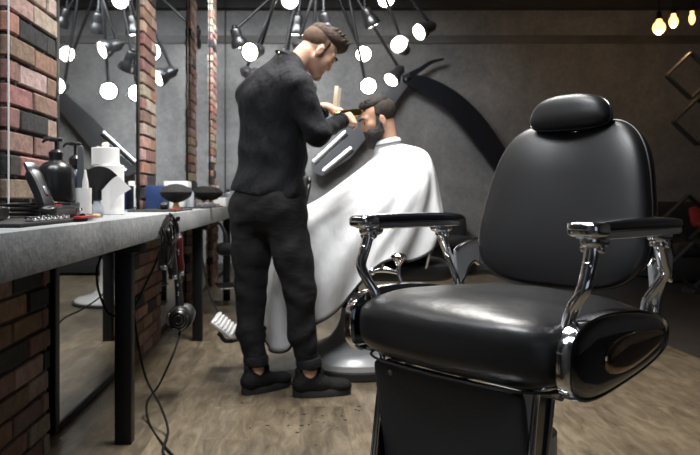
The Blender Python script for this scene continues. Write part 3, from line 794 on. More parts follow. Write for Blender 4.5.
# shoes
for a_, f_ in ((ankL,FL),(ankR,FR)):
    B0 = A((a_[0],a_[1],0)); sdv = A((-f_[1],f_[0],0)); Rf = np.stack([sdv,f_,A((0,0,1))],1)
    S = SDF(0.02)
    S.cap(B0-f_*.040+(0,0,.060), B0+f_*.02+(0,0,.062), .040,.042,.02)
    S.cap(B0-f_*.035+(0,0,.050), B0+f_*.06+(0,0,.050), .038,.040,.02)
    S.cap(B0+f_*.05+(0,0,.050), B0+f_*.165+(0,0,.038), .040,.030,.02)
    S.ell(B0+f_*.14+(0,0,.040), (.043,.065,.030), Rf, .02)
    S.cap(B0-f_*.025+(0,0,.085), B0-f_*.050+(0,0,.120), .036,.018,.02)
    S.cap(B0+f_*.02+(0,0,.085), B0+f_*.055+(0,0,.112), .034,.020,.02)
    sh = S.obj('shoe', 0.004, shoe_m, barber)
    out = []
    for i in range(40):
        a = 2*PI*i/40; u = math.cos(a); w = math.sin(a)
        out.append(B0 + f_*(0.062+0.140*spow(u,.8)) + sdv*(0.046-0.006*(1-u)*.6)*spow(w,.75))
    v = [Vector(p-A(barber.location))+Vector((0,0,z)) for z in (0.002,0.030) for p in out]; n = 40
    v += [Vector((p-A(barber.location)-(B0-A(barber.location)+f_*.06))*0.9+(B0-A(barber.location)+f_*.06))+Vector((0,0,0.036)) for p in out]
    f = [(k*n+i,k*n+(i+1)%n,(k+1)*n+(i+1)%n,(k+1)*n+i) for k in (0,1) for i in range(n)]+[tuple(range(n-1,-1,-1)),tuple(2*n+i for i in range(n))]
    mk('sole', v, f, rubber, sh)
    g = G()
    for i in range(5):
        c = B0+f_*(.055+.018*i)+A((0,0,.094-.0058*i))
        g.add(*tube([Vector(c-sdv*.026-A((0,0,.014))-A(barber.location)),Vector(c-A(barber.location)),Vector(c+sdv*.026-A((0,0,.014))-A(barber.location))], .0028, 6, 4))
    g.obj('laces', cord_m, sh)

# clipper and comb in his hands
gc = thing('hair_clipper', 'gold hair clipper in the barber\'s hand at the client\'s forehead', 'hair clipper', tuple(clipA))
Rz = Vector((0,1,0)).rotation_difference(Vector(cd)).to_matrix(); Ln = float(np.linalg.norm(clipB-clipA))
v, f = superell((0.022,Ln*0.50,0.022),0.5,0.5,24,14,lambda p: Vector((p.x*(1-0.15*math.cos(p.y*22)),p.y,p.z)))
mk('body', [Rz@(p+Vector((0,Ln*.45,0))) for p in v], f, gold, gc)
v, f = box((0,Ln*.97,0.004),(0.042,0.022,0.010),0.002); mk('blade', [Rz@Vector(p) for p in v], f, chrome, gc)
g = G(); g.add(*box((0,Ln*.55,0.018),(0.010,0.022,0.005),0.002)); g.add(*box((0,Ln*.15,0.0),(0.024,0.02,0.028),0.004)); g.v = [Rz@p for p in g.v]; g.obj('switch', blackpl, gc)
cb = A(P(334.5,107,3.47)); cm = thing('comb', 'cream comb held upright in the barber\'s far hand', 'comb', tuple(cb))
Rc = Matrix.Rotation(math.radians(6),3,'Y')
v, f = box((0,0,0.045),(0.020,0.005,0.125),0.002); sp = mk('spine', [Rc@Vector(p) for p in v], f, cream, cm)
g = G()
for i in range(22): g.add(*box((0.016,0,-0.012+0.0052*i),(0.018,0.003,0.0024)))
g.v = [Rc@p for p in g.v]; g.obj('teeth', cream, cm, smooth=False)

# ---------------- client
client = thing('person', 'seated bearded client wrapped in white cape having hair cut', 'person', (0.40,3.65,0))
CL = A(client.location)
HC2 = A(P(377.5,119,3.64)); Hg = frame((-0.90,-0.10,-0.36))
S = SDF(0.03)
hip = A((0.60,3.65,0.68)); ch = A((0.545,3.65,0.98)); nk = A((0.478,3.65,1.175))
S.ell(hip, (.12,.17,.11), None, .05); S.ell((hip+ch)/2, (.10,.145,.18), None, .05); S.ell(ch+(0,0,.02), (.10,.165,.15), None, .05)
head(S, HC2, Hg)
S.cap(nk+(0.0,0,-.03), HC2+Hg@A((0,-.026,-.045)), .054,.052,.03)
for q in (-1,1):
    sh = A((0.555,3.65+q*.145,1.045)); el = A((0.50,3.65+q*.20,0.80)); wr = A((0.28,3.65+q*.10,0.80))
    S.cap(nk+(0,0,-.07), sh, .05,.050,.04); S.cap(sh, el, .052,.040,.03); S.cap(el, wr, .040,.028,.02)
    hand(S, wr, basis((-0.9,-q*0.3,-0.1),(0,0,1)), (0.35,0.4,0.45,0.5), 0.01, -q, 0.3)
    kn = A((0.15,3.65+q*.10,0.69)); an = A((-0.17,3.62+q*.09,0.30))
    S.cap(hip+(0,q*.09,0), kn, .085,.058,.04); S.cap(kn, an, .055,.038,.03)
    S.cap(an, an+(-.02,0,-.03), .035,.033,.02); S.cap(an+(0.02,0,-.045), an+(-.13,0,-.075), .030,.022,.02)
cbody = S.obj('body', 0.005, skin_c, client)
T = lambda x,y,z: HC2+Hg@A((x,y,z))*.94-CL; T2 = lambda x,y,z: HC2+Hg@A((x,y,z))*.94
for q in (-1,1):
    g = G(); g.add(*sphere(0.0118, T(q*.031,.0795,.0025), 12)); g.obj('eye', eye_m, client)
    g = G(); g.add(*tube([T(q*.013,.099,.026),T(q*.030,.096,.032),T(q*.048,.079,.027)], [.0045,.0055,.003], 8, 4)); g.obj('eyebrow', hair_dk, client)
S = SDF(0.015)
S.ell(T2(0,-.030,.036), (.0780,.084,.080), Hg); S.cap(T2(-.067,.004,.03), T2(-.069,.012,-.02), .012,.008,.01); S.cap(T2(.067,.004,.03), T2(.069,.012,-.02), .012,.008,.01)
S.obj('clipped_hair', 0.004, hair_dkf, client)
S = SDF(0.012); S.ell(T2(-.004,-.015,.086), (.063,.080,.046), Hg); S.ell(T2(0,.040,.092), (.050,.036,.026), Hg, .02)
rg = random.Random(5)
for i in range(40):
    x = rg.uniform(-.05,.05); y = rg.uniform(-.07,.052); z = .114-.6*(abs(x)**1.6)-.5*max(0,-y)**1.3-.35*max(0,y-.03)
    S.cap(T2(x,y-.008,z-.006), T2(x*1.1, y+.012, z+.012), .007,.003,.006)
S.obj('hair', 0.003, hair_dk, client)
S = SDF(0.015)
for q in (-1,1):
    S.cap(T2(q*.069,.014,.010), T2(q*.066,.016,-.030), .009,.014,.012); S.cap(T2(q*.064,.016,-.030), T2(q*.054,.028,-.066), .015,.024,.015)
    S.cap(T2(q*.054,.028,-.066), T2(q*.024,.070,-.104), .024,.030,.015); S.ell(T2(q*.034,.054,-.066), (.033,.042,.034), Hg)
    S.cap(T2(q*.004,.095,-.047), T2(q*.026,.084,-.064), .0085,.010,.008)
S.ell(T2(0,.072,-.110), (.042,.038,.038), Hg); S.ell(T2(0,.074,-.130), (.026,.026,.022), Hg)
S.obj('beard', 0.0035, beard_m, client, noise=0.002, nfreq=60)
# trousers and shoes of the client below the cape
S = SDF(0.03)
for q in (-1,1):
    kn = A((0.15,3.65+q*.10,0.69)); an = A((-0.17,3.62+q*.09,0.30))
    S.cap(hip+(0,q*.09,0), kn, .098,.072,.04); S.cap(kn, an+(.02,0,.03), .068,.052,.03)
S.obj('trousers', 0.008, trouser_m, client)
for q in (-1,1):
    an = A((-0.17,3.62+q*.09,0.30)); S = SDF(0.02)
    S.cap(an+(.01,0,-.02), an+(.02,0,-.045), .042,.042,.02); S.cap(an+(0.02,0,-.05), an+(-.12,0,-.075), .040,.030,.02)
    S.obj('shoe', 0.006, shoe_m, client)

# ---------------- cape
cy = 3.65
prof = {   # angle: list of 6 points from collar to hem (0 = towards his knees, 90 = camera side)
 0:   [(0.400,cy,1.19),(0.375,cy,1.115),(0.14,cy,0.935),(-0.11,cy,0.775),(-0.25,cy,0.46),(-0.225,cy,0.20)],
 40:  [(0.412,cy-.045,1.19),(0.42,cy-.14,1.10),(0.22,cy-.22,0.915),(-0.02,cy-.24,0.74),(-0.12,cy-.28,0.42),(-0.10,cy-.28,0.165)],
 68:  [(0.436,cy-.060,1.195),(0.48,cy-.19,1.115),(0.36,cy-.27,0.93),(0.20,cy-.30,0.76),(0.08,cy-.32,0.51),(0.045,cy-.32,0.27)],
 95:  [(0.465,cy-.064,1.20),(0.545,cy-.205,1.125),(0.50,cy-.285,0.95),(0.42,cy-.31,0.80),(0.34,cy-.33,0.65),(0.28,cy-.335,0.50)],
 130: [(0.502,cy-.050,1.205),(0.585,cy-.175,1.158),(0.64,cy-.235,1.03),(0.635,cy-.265,0.88),(0.60,cy-.285,0.76),(0.55,cy-.295,0.635)],
 155: [(0.520,cy-.028,1.21),(0.635,cy-.13,1.168),(0.685,cy-.17,1.085),(0.705,cy-.19,0.90),(0.710,cy-.21,0.78),(0.705,cy-.21,0.72)],
 180: [(0.526,cy,1.215),(0.655,cy,1.172),(0.700,cy,1.095),(0.730,cy,0.92),(0.740,cy,0.80),(0.740,cy,0.72)]}
keys = sorted(prof); full = [(k, prof[k]) for k in keys] + [(360-k, [(x, 2*cy-y, z) for x,y,z in prof[k]]) for k in reversed(keys[1:-1])]
ang = np.array([k for k,_ in full], float); pr = np.array([p for _,p in full], float)
NT, NU = 180, 48
V = []
def interp_theta(th):
    i = np.searchsorted(ang, th, 'right')-1; n = len(ang)
    a0 = ang[i]; a1 = ang[(i+1)%n] if i+1 < n else 360.0; t = (th-a0)/(a1-a0)
    p = [pr[(i-1)%n], pr[i%n], pr[(i+1)%n], pr[(i+2)%n]]
    return 0.5*((2*p[1])+(-p[0]+p[2])*t+(2*p[0]-5*p[1]+4*p[2]-p[3])*t*t+(-p[0]+3*p[1]-3*p[2]+p[3])*t**3)
for i in range(NT):
    th = 360.0*i/NT; c = interp_theta(th); r = math.radians(th)
    line = cr([tuple(x) for x in c], 10)
    m = len(line)
    for j in range(NU+1):
        u = j/NU; q = u*(m-1); k = min(int(q), m-2); p = line[k]*(1-(q-k))+line[k+1]*(q-k)
        nrm = A((-math.cos(r), -math.sin(r), 0.25))
        w = max(0,u-0.12)**1.2
        fold = 0.020*w*math.sin(9*r+1.0+2.2*u) + 0.011*w*math.sin(17*r+4*u) + 0.006*math.sin(5*r+9*u)*min(1,u*3)
        if j == NU: pass
        p = p + nrm*fold + A((0,0,0.035*max(0,u-.6)/.4*math.sin(7*r+.6)))*(1 if 60 < th < 300 else 0.4)
        V.append(p-CL)
Fc = []
for i in range(NT):
    for j in range(NU):
        a = i*(NU+1)+j; b = ((i+1)%NT)*(NU+1)+j; Fc.append((a,b,b+1,a+1))
cape = thing('barber_cape', 'white barber cape with black edging draped over the seated client', 'cape', tuple(client.location))
cl = mk('cloth', V, Fc, cape_m, cape, angle=180); sm = cl.modifiers.new('thick','SOLIDIFY'); sm.thickness = 0.003; sm.offset = 0
hem = [Vector(V[(i%NT)*(NU+1)+NU]) for i in range(NT+1)]
g = G(); g.add(*tube(hem, 0.0065, 6, 1)); g.obj('hem_trim', trim_m, cape)
nkp = A((0.463,3.65,1.212))-CL
g = G()
pts = [Vector(nkp)+Vector((0.058*math.cos(a), 0.063*math.sin(a), 0.014*math.cos(a))) for a in [2*PI*i/28 for i in range(29)]]
g.add(*tube(pts, 0.022, 10, 2, 1.0, up=(0,0,1)))
g.v = [Vector((v.x, v.y, v.z)) for v in g.v]; g.obj('neckband', cape_m, cape)
pts = [Vector(nkp)+Vector((0.080*math.cos(a), 0.085*math.sin(a), 0.014*math.cos(a)-0.006)) for a in [2*PI*i/28 for i in range(29)]]
g = G(); g.add(*tube(pts, 0.0025, 8, 2)); g.obj('neck_seam', trim_m, cape)

# ================================================================== CHANDELIER
ch_c = Vector((0.45, 7.1, 3.5))
sp = thing('spider_chandelier', 'large black multi-arm ceiling chandelier of round glowing spot lamps', 'chandelier', tuple(ch_c))
mk('canopy', *lathe([(0.001,-0.02),(0.30,-0.02),(0.32,0.0),(0.32,0.10),(0.001,0.10)], 40), blackmet, sp)
lamps = [  # px, py of the lamp mouth, distance, aim direction, arm top px
 (250, 52, 6.5, (-0.45,-0.85,-0.28), 296), (290, 0, 6.8, (0.15,-0.95,-0.3), 310), (363.5,54, 7.6, (-0.05,-1,-0.10), 326),
 (399, 44, 6.9, (-0.45,-0.85,0.15), 366), (386, -1, 7.1, (0.0,-0.95,-0.3), 372), (368.5,86, 7.4, (0.05,-1,-0.15), 342),
 (419,32, 7.2, (-0.80,-0.42,-0.45), 378), (391, 80, 7.6, (-0.62,-0.42,-0.70), 338), (240,46, 7.7, (0.25,0.35,-0.85), 300), 
 (296,34, 7.6, (-0.10,0.25,-0.95), 306), (373,25, 7.7, (0.45,0.25,-0.80), 360),
 (307,91, 7.0, (-0.25,-0.9,-0.3), 318), (279,93, 7.0, (-0.2,-0.9,-0.35), 300), (311,50, 6.9, (0.75,-0.5,-0.4), 330),
 (292,70, 7.1, (0.4,0.3,-0.85), 305), (258,78, 7.0, (0.75,-0.45,-0.45), 298), (327,32, 7.3, (0.2,0.35,-0.9), 322)]
for (px,py,Y,aim,tpx) in lamps:
    mth = P(px,py,Y)-ch_c; d = Vector(aim).normalized(); bk = mth-d*0.185
    top = Vector(((tpx-300)/F*Y-ch_c.x, Y-ch_c.y, -0.01))
    mk('arm', *tube([top, bk], [0.019,0.017], 10, 1), blackmet, sp)
    mk('arm_mount', *tube([Vector((0,0,0.0)), Vector((top.x,top.y,0.0))], 0.016, 8, 1), blackmet, sp)
    g = G(); g.add(*lathe([(0.015,-0.03),(0.048,-0.020),(0.060,0.0),(0.062,0.070),(0.066,0.085),(0.086,0.115),(0.098,0.165),(0.098,0.188),(0.091,0.187),(0.001,0.175)], 28, bk, d))
    sh = g.obj('lamp_shade', blackpl, sp)
    mk('bulb', *lathe([(0.001,0.182),(0.084,0.182),(0.080,0.190),(0.05,0.196),(0.001,0.199)], 28, bk, d), lamp_em, sh)
    sw = mk('swivel_joint', *sphere(0.032, bk-d*0.03, 12), blackmet, sp)

# warm filament bulbs on the right
for i,(px,py,Y,sc,rf) in enumerate([(659,27,6.4,1.15,1.1),(673.5,21,6.9,1.15,0.85),(692,18,7.3,1.15,0.6)]):
    p = P(px,py,Y)
    lb = ['warm filament pendant bulb, leftmost of the three at upper right','warm filament pendant bulb, middle of the three at upper right','warm filament pendant bulb, rightmost of the three at upper right'][i]
    t = thing('pendant_bulb', lb, 'pendant light', tuple(p), group='filament bulbs hanging at upper right')
    mk('glass_bulb', *lathe([(0.001,-0.062*sc),(0.020*rf,-0.058*sc),(0.044*rf,-0.035*sc),(0.052*rf,-0.008*sc),(0.046*rf,0.018*sc),(0.026*rf,0.045*sc),(0.018*sc,0.062*sc),(0.001,0.062*sc)], 24), bulb_em, t)
    mk('socket', *lathe([(0.019,0.062*sc),(0.024,0.066*sc),(0.024,0.115*sc),(0.012,0.13*sc),(0.001,0.13*sc)], 18), blackmet, t)
    mk('cable', *tube([Vector((0,0,0.13*sc)), Vector((0,0,CH-p.z-0.02))], 0.005, 8), cord_m, t)
    mk('ceiling_cup', *lathe([(0.001,CH-p.z-0.06),(0.05,CH-p.z-0.05),(0.05,CH-p.z-0.002),(0.001,CH-p.z-0.002)], 20), blackmet, t)

# ================================================================== GIANT RAZOR on the back wall
RY = BW-0.16
rz = thing('razor_sculpture', 'giant open straight razor wall sculpture, chrome blade and black handle', 'wall sculpture', tuple(P(407,78,RY)))
RL = rz.location
def slab(pts, th, y=0.0):
    n = len(pts); v = [Vector((p.x-RL.x, y-th/2, p.z-RL.z)) for p in pts]+[Vector((p.x-RL.x, y+th/2, p.z-RL.z)) for p in pts]
    f = [(i,(i+1)%n,n+(i+1)%n,n+i) for i in range(n)]+[tuple(range(n-1,-1,-1)),tuple(range(n,2*n))]
    return v, f
def arc(pts, n=8): return [Vector((q[0], RY, q[1])) for q in cr([(P(a,b,RY).x, P(a,b,RY).z) for a,b in pts], n)]
up = arc([(402,76),(420,76),(440,83),(462,97),(483,118),(500,142),(516,168),(522,186)]); lo = arc([(514,190),(500,178),(482,154),(464,131),(446,111),(428,97),(412,88),(402,82)])
for y_, nm in ((-0.03,'handle_scale'),(0.03,'handle_scale')):
    v, f = slab(up+lo, 0.028, y_); mk(nm, v, f, blackpad, rz)
bl1 = [P(*q, RY) for q in [(404,74),(382,95),(362,112),(340,134),(311,164),(312,171),(322,176),(350,158),(372,131),(392,107),(409,84)]]
v, f = slab(bl1, 0.03); bd = mk('blade', v, f, mat('blade_steel',(0.33,0.335,0.35),0.3,1.0), rz, smooth=False)
# bright strips put on the blade only where lamp reflections show
pol = mat('glint_steel',(0.75,0.76,0.78),0.22,1.0)
for pa, pb, w in (((314,163),(346,133),0.045),((324,172),(352,149),0.045)):
    a = P(*pa, RY)-RL; b = P(*pb, RY)-RL; g = G(); g.add(*tube([Vector((a.x,-0.015,a.z)), Vector((b.x,-0.015,b.z))], w, 16, 1, 0.5, up=(0,1,0))); g.obj('blade_glint', pol, bd)
v, f = slab(arc([(404,75),(418,68),(430,61),(444,58)])+list(reversed(arc([(408,80),(421,72),(432,64),(444,60)]))), 0.03); mk('tang', v, f, blackpad, rz)
mk('pivot_pin', *lathe([(0.001,-0.06),(0.045,-0.055),(0.045,0.055),(0.001,0.06)], 20, (0,0,0), (0,1,0)), chrome, rz)
g = G()
for q in ((0,0),(0.75,-0.45),(-0.6,-0.62)): g.add(*tube([(q[0],0.0,q[1]),(q[0],BW-RY-0.001,q[1])], 0.02, 10))
g.obj('wall_mount', blackmet, rz)

# ================================================================== DIAMOND LATTICE, SOFA, BENCH at the right
LX, LY = 3.50, 6.6
lt = thing('lattice_screen', 'dark steel screen of open diamond cells behind the foreground chair', 'screen', (LX+0.5, LY, 0))
g = G()
def bar(a, b, w=0.020, dp=0.07):
    a = Vector(a); b = Vector(b); d = b-a; L_ = d.length; an = math.atan2(d.z, d.x)
    v, f = box((0,0,0), (L_, dp, w), 0.003, 1); R = Matrix.Rotation(-an, 3, 'Y'); g.add([R@Vector(p)+(a+b)/2 for p in v], f)
hx, hz = 0.235, 0.225
for cx_ in range(3):
    for r_ in range(6):
        x = -0.42+hx+cx_*2*hx*1.02; z = 0.26+r_*2*hz*1.03
        dy = 0.08*math.sin(cx_*2+r_*1.7)
        if (cx_, r_) in ((0,5),(0,2)): continue
        for a, b in (((x-hx,dy,z),(x,dy,z+hz)),((x,dy,z+hz),(x+hx,dy,z)),((x+hx,dy,z),(x,dy,z-hz)),((x,dy,z-hz),(x-hx,dy,z))): bar(a, b)
g.obj('diamond_cells', steel_m, lt, smooth=False)
for x in (-0.42+hx, -0.42+hx+2*hx*1.02, -0.42+hx+4*hx*1.02): mk('foot', *box((x,0,0.02),(0.10,0.22,0.04),0.004), steel_m, lt)

sf = thing('sofa', 'black armchair half hidden behind the diamond lattice', 'sofa', (4.55,7.75,0))
mk('seat_cushion', *superell((0.55,0.38,0.10),0.35,0.25,40,14,None,(0,-0.05,0.36)), sofa_m, sf)
mk('sofa_base', *box((0,0,0.15),(1.2,0.85,0.26),0.02), sofa_m, sf)
mk('sofa_back', *superell((0.60,0.12,0.32),0.3,0.3,40,16,None,(0,0.36,0.56)), sofa_m, sf)
for s in (-1,1): mk('sofa_arm', *superell((0.10,0.40,0.22),0.3,0.3,32,14,None,(s*0.60,0,0.38)), sofa_m, sf)
v, f = superell((0.17,0.13,0.05),0.7,0.35,40,14); R = Matrix.Rotation(math.radians(68),3,'X')
tag(mk('red_cushion', [R@p+Vector((4.60,7.72,0.70)) for p in v], f, redcloth), 'red cushion on the black armchair behind the lattice', 'cushion')

bn = thing('bench', 'low black padded bench against the back wall behind the client', 'bench', (1.10,8.25,0))
mk('bench_seat', *superell((0.98,0.28,0.07),0.3,0.2,48,12,None,(0,0,0.40)), sofa_m, bn)
mk('bench_back', *superell((0.98,0.07,0.20),0.35,0.25,48,12,None,(0,0.27,0.55)), sofa_m, bn)
mk('bench_plinth', *box((0,0.02,0.18),(1.86,0.46,0.30),0.01), sofa_m, bn)
for x in (-0.85,0.85): mk('foot', *box((x,0,0.015),(0.06,0.4,0.03),0.004), chrome, bn)

# ================================================================== COUNTER ITEMS
def onc(px, X):                   # spot on the counter top seen at picture column px, at distance X from the room axis
    return Vector((X, F*X/(px-300), ZT))
def pump_bottle(label, px, X, s=1.0, rad=0.058, body=blackpl, base=False):
    p = onc(px, X); t = thing('pump_bottle', label, 'bottle', tuple(p))
    z0 = 0.055 if base else 0
    mk('bottle_body', *lathe([(0.001,z0+0.001),(rad*.92,z0+0.001),(rad,z0+.010),(rad,z0+.10*s),(rad*.93,z0+.122*s),(rad*.70,z0+.140*s),(rad*.38,z0+.150*s),(rad*.34,z0+.165*s),(0.001,z0+.165*s)], 40), body, t)
    mk('pump_collar', *lathe([(0.001,z0+.160*s),(.021,z0+.160*s),(.022,z0+.180*s),(.012,z0+.190*s),(0.001,z0+.190*s)], 24), blackpl, t)
    g = G(); g.add(*tube([(0,0,z0+.185*s),(0,0,z0+.222*s)], .005, 10)); g.add(*superell((.020,.012,.007),.5,.5,20,10,None,(0,0,z0+.226*s))); g.add(*tube([(0,0,z0+.226*s),(-.03,.0,z0+.227*s),(-.042,0,z0+.216*s)], [.006,.005,.004], 10, 4))
    g.obj('pump_head', blackpl, t)
    return t
pump_bottle('round matte black pump bottle standing at the front of the brick pier', 56, -0.76, 0.86, 0.056, blackpl, True)
p = onc(57.5,-0.76)
bx = thing('box', 'small black box with white label under the round pump bottle', 'box', tuple(p+Vector((0,0,0))))
mk('box_body', *box((0,0,0.028),(0.125,0.125,0.052),0.003), blackpl, bx)
mk('label_sticker', *box((0.040,-0.0632,0.028),(0.026,0.001,0.034)), white_pl, bx, smooth=False)
pump_bottle('slim black and blue pump bottle behind the round black one', 75, -0.80, 1.15, 0.036, mat('navy_bottle',(0.012,0.02,0.05),0.3))

# cup with tools
p = onc(82,-0.70); t = thing('tool_cup', 'white paper cup holding a grey comb handle and nozzle', 'cup', tuple(p))
mk('cup', *lathe([(0.001,0.001),(.029,0.001),(.030,.006),(.030,.100),(.028,.100),(.027,.008),(0.001,.008)], 32), paper, t)
ct_ = thing('comb', 'grey handled comb standing in the white cup', 'comb', (p.x-.004,p.y,ZT+.012))
mk('handle', *superell((.011,.006,.11),.5,.5,20,20,None,(0,0,.115)), grey_pl, ct_)
nz = thing('nozzle_bottle', 'small white nozzle bottle standing in the white cup', 'bottle', (p.x+.012,p.y-.004,ZT+.012))
mk('nozzle', *lathe([(0.001,0.0),(.010,0.0),(.010,.105),(.006,.125),(.003,.145),(0.001,.146)], 16), white_pl, nz)

# neck brush: black fan bristles on clear handle
p = onc(97,-0.715); t = thing('neck_brush', 'fan shaped black bristle neck brush with clear handle', 'brush', tuple(p))
mk('brush_handle', *lathe([(0.001,0.001),(.020,.001),(.024,.010),(.022,.032),(.013,.050),(.012,.060),(0.001,.060)], 28), clear_gl, t)
mk('ferrule', *lathe([(.013,.058),(.017,.062),(.016,.098),(0.001,.098)], 24), blackpl, t)
v = []; f = []; n = 24
for k in range(13):
    u = k/12; w = 0.016+0.046*u**0.8; th = 0.013*(1-0.5*u)+.003
    for i in range(n):
        a = 2*PI*i/n; v.append(Vector((w*math.cos(a)+0.010*u, th*math.sin(a), 0.095+0.085*u-(0.034*u*u*math.cos(a)**2))))
for k in range(12):
    for i in range(n): j=(i+1)%n; f.append((k*n+i,k*n+j,(k+1)*n+j,(k+1)*n+i))
f += [tuple(range(n)), tuple(12*n+i for i in range(n))]
mk('bristles', v, f, mat('bristle_black',(0.006,0.006,0.006),0.8,bump=0.6,bscale=80,bstretch=(4,4,.4)), t)

# paper rolls
p = onc(109,-0.775)
t = thing('paper_roll', 'tall white paper towel roll standing on the counter, loose sheet corner', 'paper roll', tuple(p))
mk('roll', *lathe([(0.001,0.001),(.058,.001),(.060,.003),(.060,.198),(.058,.2),(.018,.2),(.018,.19),(0.001,.19)], 48), paper, t)
v = [(0.02,-0.058,0.03),(0.02,-0.058,0.165),(0.060,-0.062,0.150),(0.105,-0.060,0.105),(0.058,-0.062,0.075)]
v2 = [(x,y-0.0015,z) for x,y,z in v]
f = [(0,1,2,3,4),(9,8,7,6,5)]+[(i,(i+1)%5,5+(i+1)%5,5+i) for i in range(5)]
mk('loose_sheet', v+v2, f, paper, t, smooth=False)
t = thing('paper_roll', 'smaller white neck strip roll stacked on top of the tall roll', 'paper roll', (p.x-.014,p.y,ZT+.201))
mk('roll', *lathe([(0.001,0.0),(.053,.0),(.055,.002),(.055,.068),(.053,.070),(.012,.07),(.012,.06),(0.001,.06)], 48), paper, t)
g = G(); g.add(*lathe([(.010,0.06),(.012,.075),(.016,.082),(.012,.092),(0.001,.094)], 16)); g.obj('core_cap', cream, t)

# foreground tools on a black mat at the far left
mt = P(30,226,2.1); 
tag(mk('tool_mat', *box((-0.735,1.79,ZT+0.005),(0.20,0.50,0.010),0.003), rubber), 'long black rubber tool mat at the near end of the counter', 'mat')
def clipper(name, label, loc, rz, tilt, body, L_=0.17, accent=None):
    t = thing(name, label, 'hair clipper', loc, rz); R = Matrix.Rotation(tilt,3,'X')
    v, f = superell((0.023,L_*.5,0.018),0.5,0.5,28,18,lambda q: Vector((q.x*(1-.18*math.cos(q.y*30)),q.y,q.z)))
    mk('body', [R@(q+Vector((0,L_*.5,0.019))) for q in v], f, body, t)
    v, f = box((0,L_*1.04,0.024),(0.042,0.028,0.010),0.002); mk('blade', [R@Vector(q) for q in v], f, mat('blade_dark',(0.12,0.12,0.13),0.3,0.8) if tilt else chrome, t)
    v, f = box((0,L_*.45,0.037),(0.012,0.03,0.006),0.002); mk('switch', [R@Vector(q) for q in v], f, accent or grey_pl, t)
    return t
clipper('hair_clipper', 'black hair clipper leaning upright against the near brick pier', (-0.72,1.93,ZT+0.012), math.radians(60), math.radians(58), blackpl, 0.15, grey_pl)
clipper('hair_clipper', 'black hair clipper lying on the tool mat at the picture edge', (-0.76,1.66,ZT+0.010), math.radians(14), 0, blackpl, 0.17)
clipper('hair_clipper', 'black and red hair clipper lying on the mat below the box', (-0.69,1.84,ZT+0.010), math.radians(-8), 0, blackpl, 0.16, red_pl)
g = G()
for i in range(6): g.add(*box((-0.655,1.66+0.045*i,ZT+0.0165),(0.024,0.036,0.013),0.004))
tag(g.obj('guard_comb_set', chrome), 'row of silver clipper guards along the front of the mat', 'clipper guards')
t = thing('brush', 'small brush with tan wooden handle on the mat edge', 'brush', (-0.665,2.06,ZT+0.006))
mk('brush_handle', *tube([(0.01,0.07,0.004),(0.008,0.16,0.004)], [.0075,.0065], 12), tan_wood, t)
mk('brush_head', *tube([(0.012,-0.02,0.005),(0.01,0.075,0.004)], [.011,.008], 12), blackpl, t)
tag(mk('red_comb', *box((-0.625,1.98,ZT+0.013),(0.022,0.15,0.006),0.002), red_pl), 'red comb lying on the black mat beside the box', 'comb')
tag(mk('cable_coil', *tube([( -0.80+0.05*math.cos(a)*(1+.1*math.sin(3*a)), 1.93+0.10*math.sin(a), ZT+0.014+0.002*a) for a in [i*0.4 for i in range(48)]], 0.0035, 6, 2), cord_m), 'coiled black cable on the mat beside the black box', 'cable')

# middle station
tag(mk('tool_mat', *box((-0.72,3.55,ZT+0.004),(0.24,0.50,0.008),0.003), rubber), 'black tool mat beside the white paper rolls', 'mat')
tag(mk('red_comb', *box((-0.625,3.42,ZT+0.011),(0.024,0.22,0.006),0.002), red_pl), 'long red comb on the mat right of the paper rolls', 'comb')
clipper('hair_clipper', 'dark hair clipper lying on the mat right of the paper rolls', (-0.70,3.50,ZT+0.008), math.radians(10), 0, blackpl, 0.17)
clipper('hair_clipper', 'silver bladed clipper lying before the blue box', (-0.64,4.30,ZT+0.001), math.radians(-30), 0, grey_pl, 0.17)
tag(mk('blue_box', *box((-0.84,4.02,ZT+0.071),(0.10,0.20,0.14),0.003), blue_pl), 'blue box on the counter before the second brick pier', 'box')
tag(mk('white_box', *box((-0.83,4.62,ZT+0.091),(0.16,0.16,0.18),0.004), paper), 'white box on the counter past the blue box', 'box')
def domebrush(loc, label):
    t = thing('neck_brush', label, 'brush', loc)
    mk('brush_handle', *lathe([(0.001,0.001),(.020,.001),(.022,.015),(.014,.035),(.014,.045),(0.001,.045)], 20), tan_wood, t)
    mk('bristles', *lathe([(.014,.040),(.045,.050),(.082,.075),(.092,.100),(.075,.125),(.04,.142),(0.001,.148)], 28), mat('bristle_dark',(0.006,0.006,0.006),0.85,bump=.5,bscale=60), t)
domebrush((-0.70,3.84,ZT+.001), 'black round bristle brush before the second brick pier')
domebrush((-0.70,4.95,ZT+.0085), 'large black round brush, left of the two far down the counter')
domebrush((-0.68,5.20,ZT+.0085), 'large black round brush, right of the two far down the counter')
def sbottle(loc, h, r, body, cap, label):
    t = thing('bottle', label, 'bottle', loc)
    mk('bottle_body', *lathe([(0.001,.001),(r,.001),(r,h*.68),(r*.75,h*.78),(r*.4,h*.82),(0.001,h*.82)], 24), body, t)
    mk('cap', *lathe([(0.001,h*.81),(r*.45,h*.81),(r*.42,h),(0.001,h)], 16), cap, t)
sbottle((-0.73,4.52,ZT), .14, .026, clear_gl, grey_pl, 'pale bottle with grey cap beside the white box')
sbottle((-0.70,5.75,ZT), .17, .030, white_pl, white_pl, 'white bottle beyond the black round brushes')
sbottle((-0.66,6.25,ZT), .15, .032, clear_gl, blackpl, 'clear bottle with dark cap near the barber\'s back')
sbottle((-0.64,6.55,ZT), .11, .040, amber_gl, cream, 'amber jar at the far end of the counter by the barber')
tag(mk('white_box', *box((-0.66,5.60,ZT+0.036),(0.12,0.22,0.07),0.003), paper), 'low white tissue box past the black round brushes', 'box')
tag(mk('tool_mat', *box((-0.70,4.85,ZT+0.004),(0.20,0.90,0.008),0.003), rubber), 'black mat under the two far round brushes', 'mat')
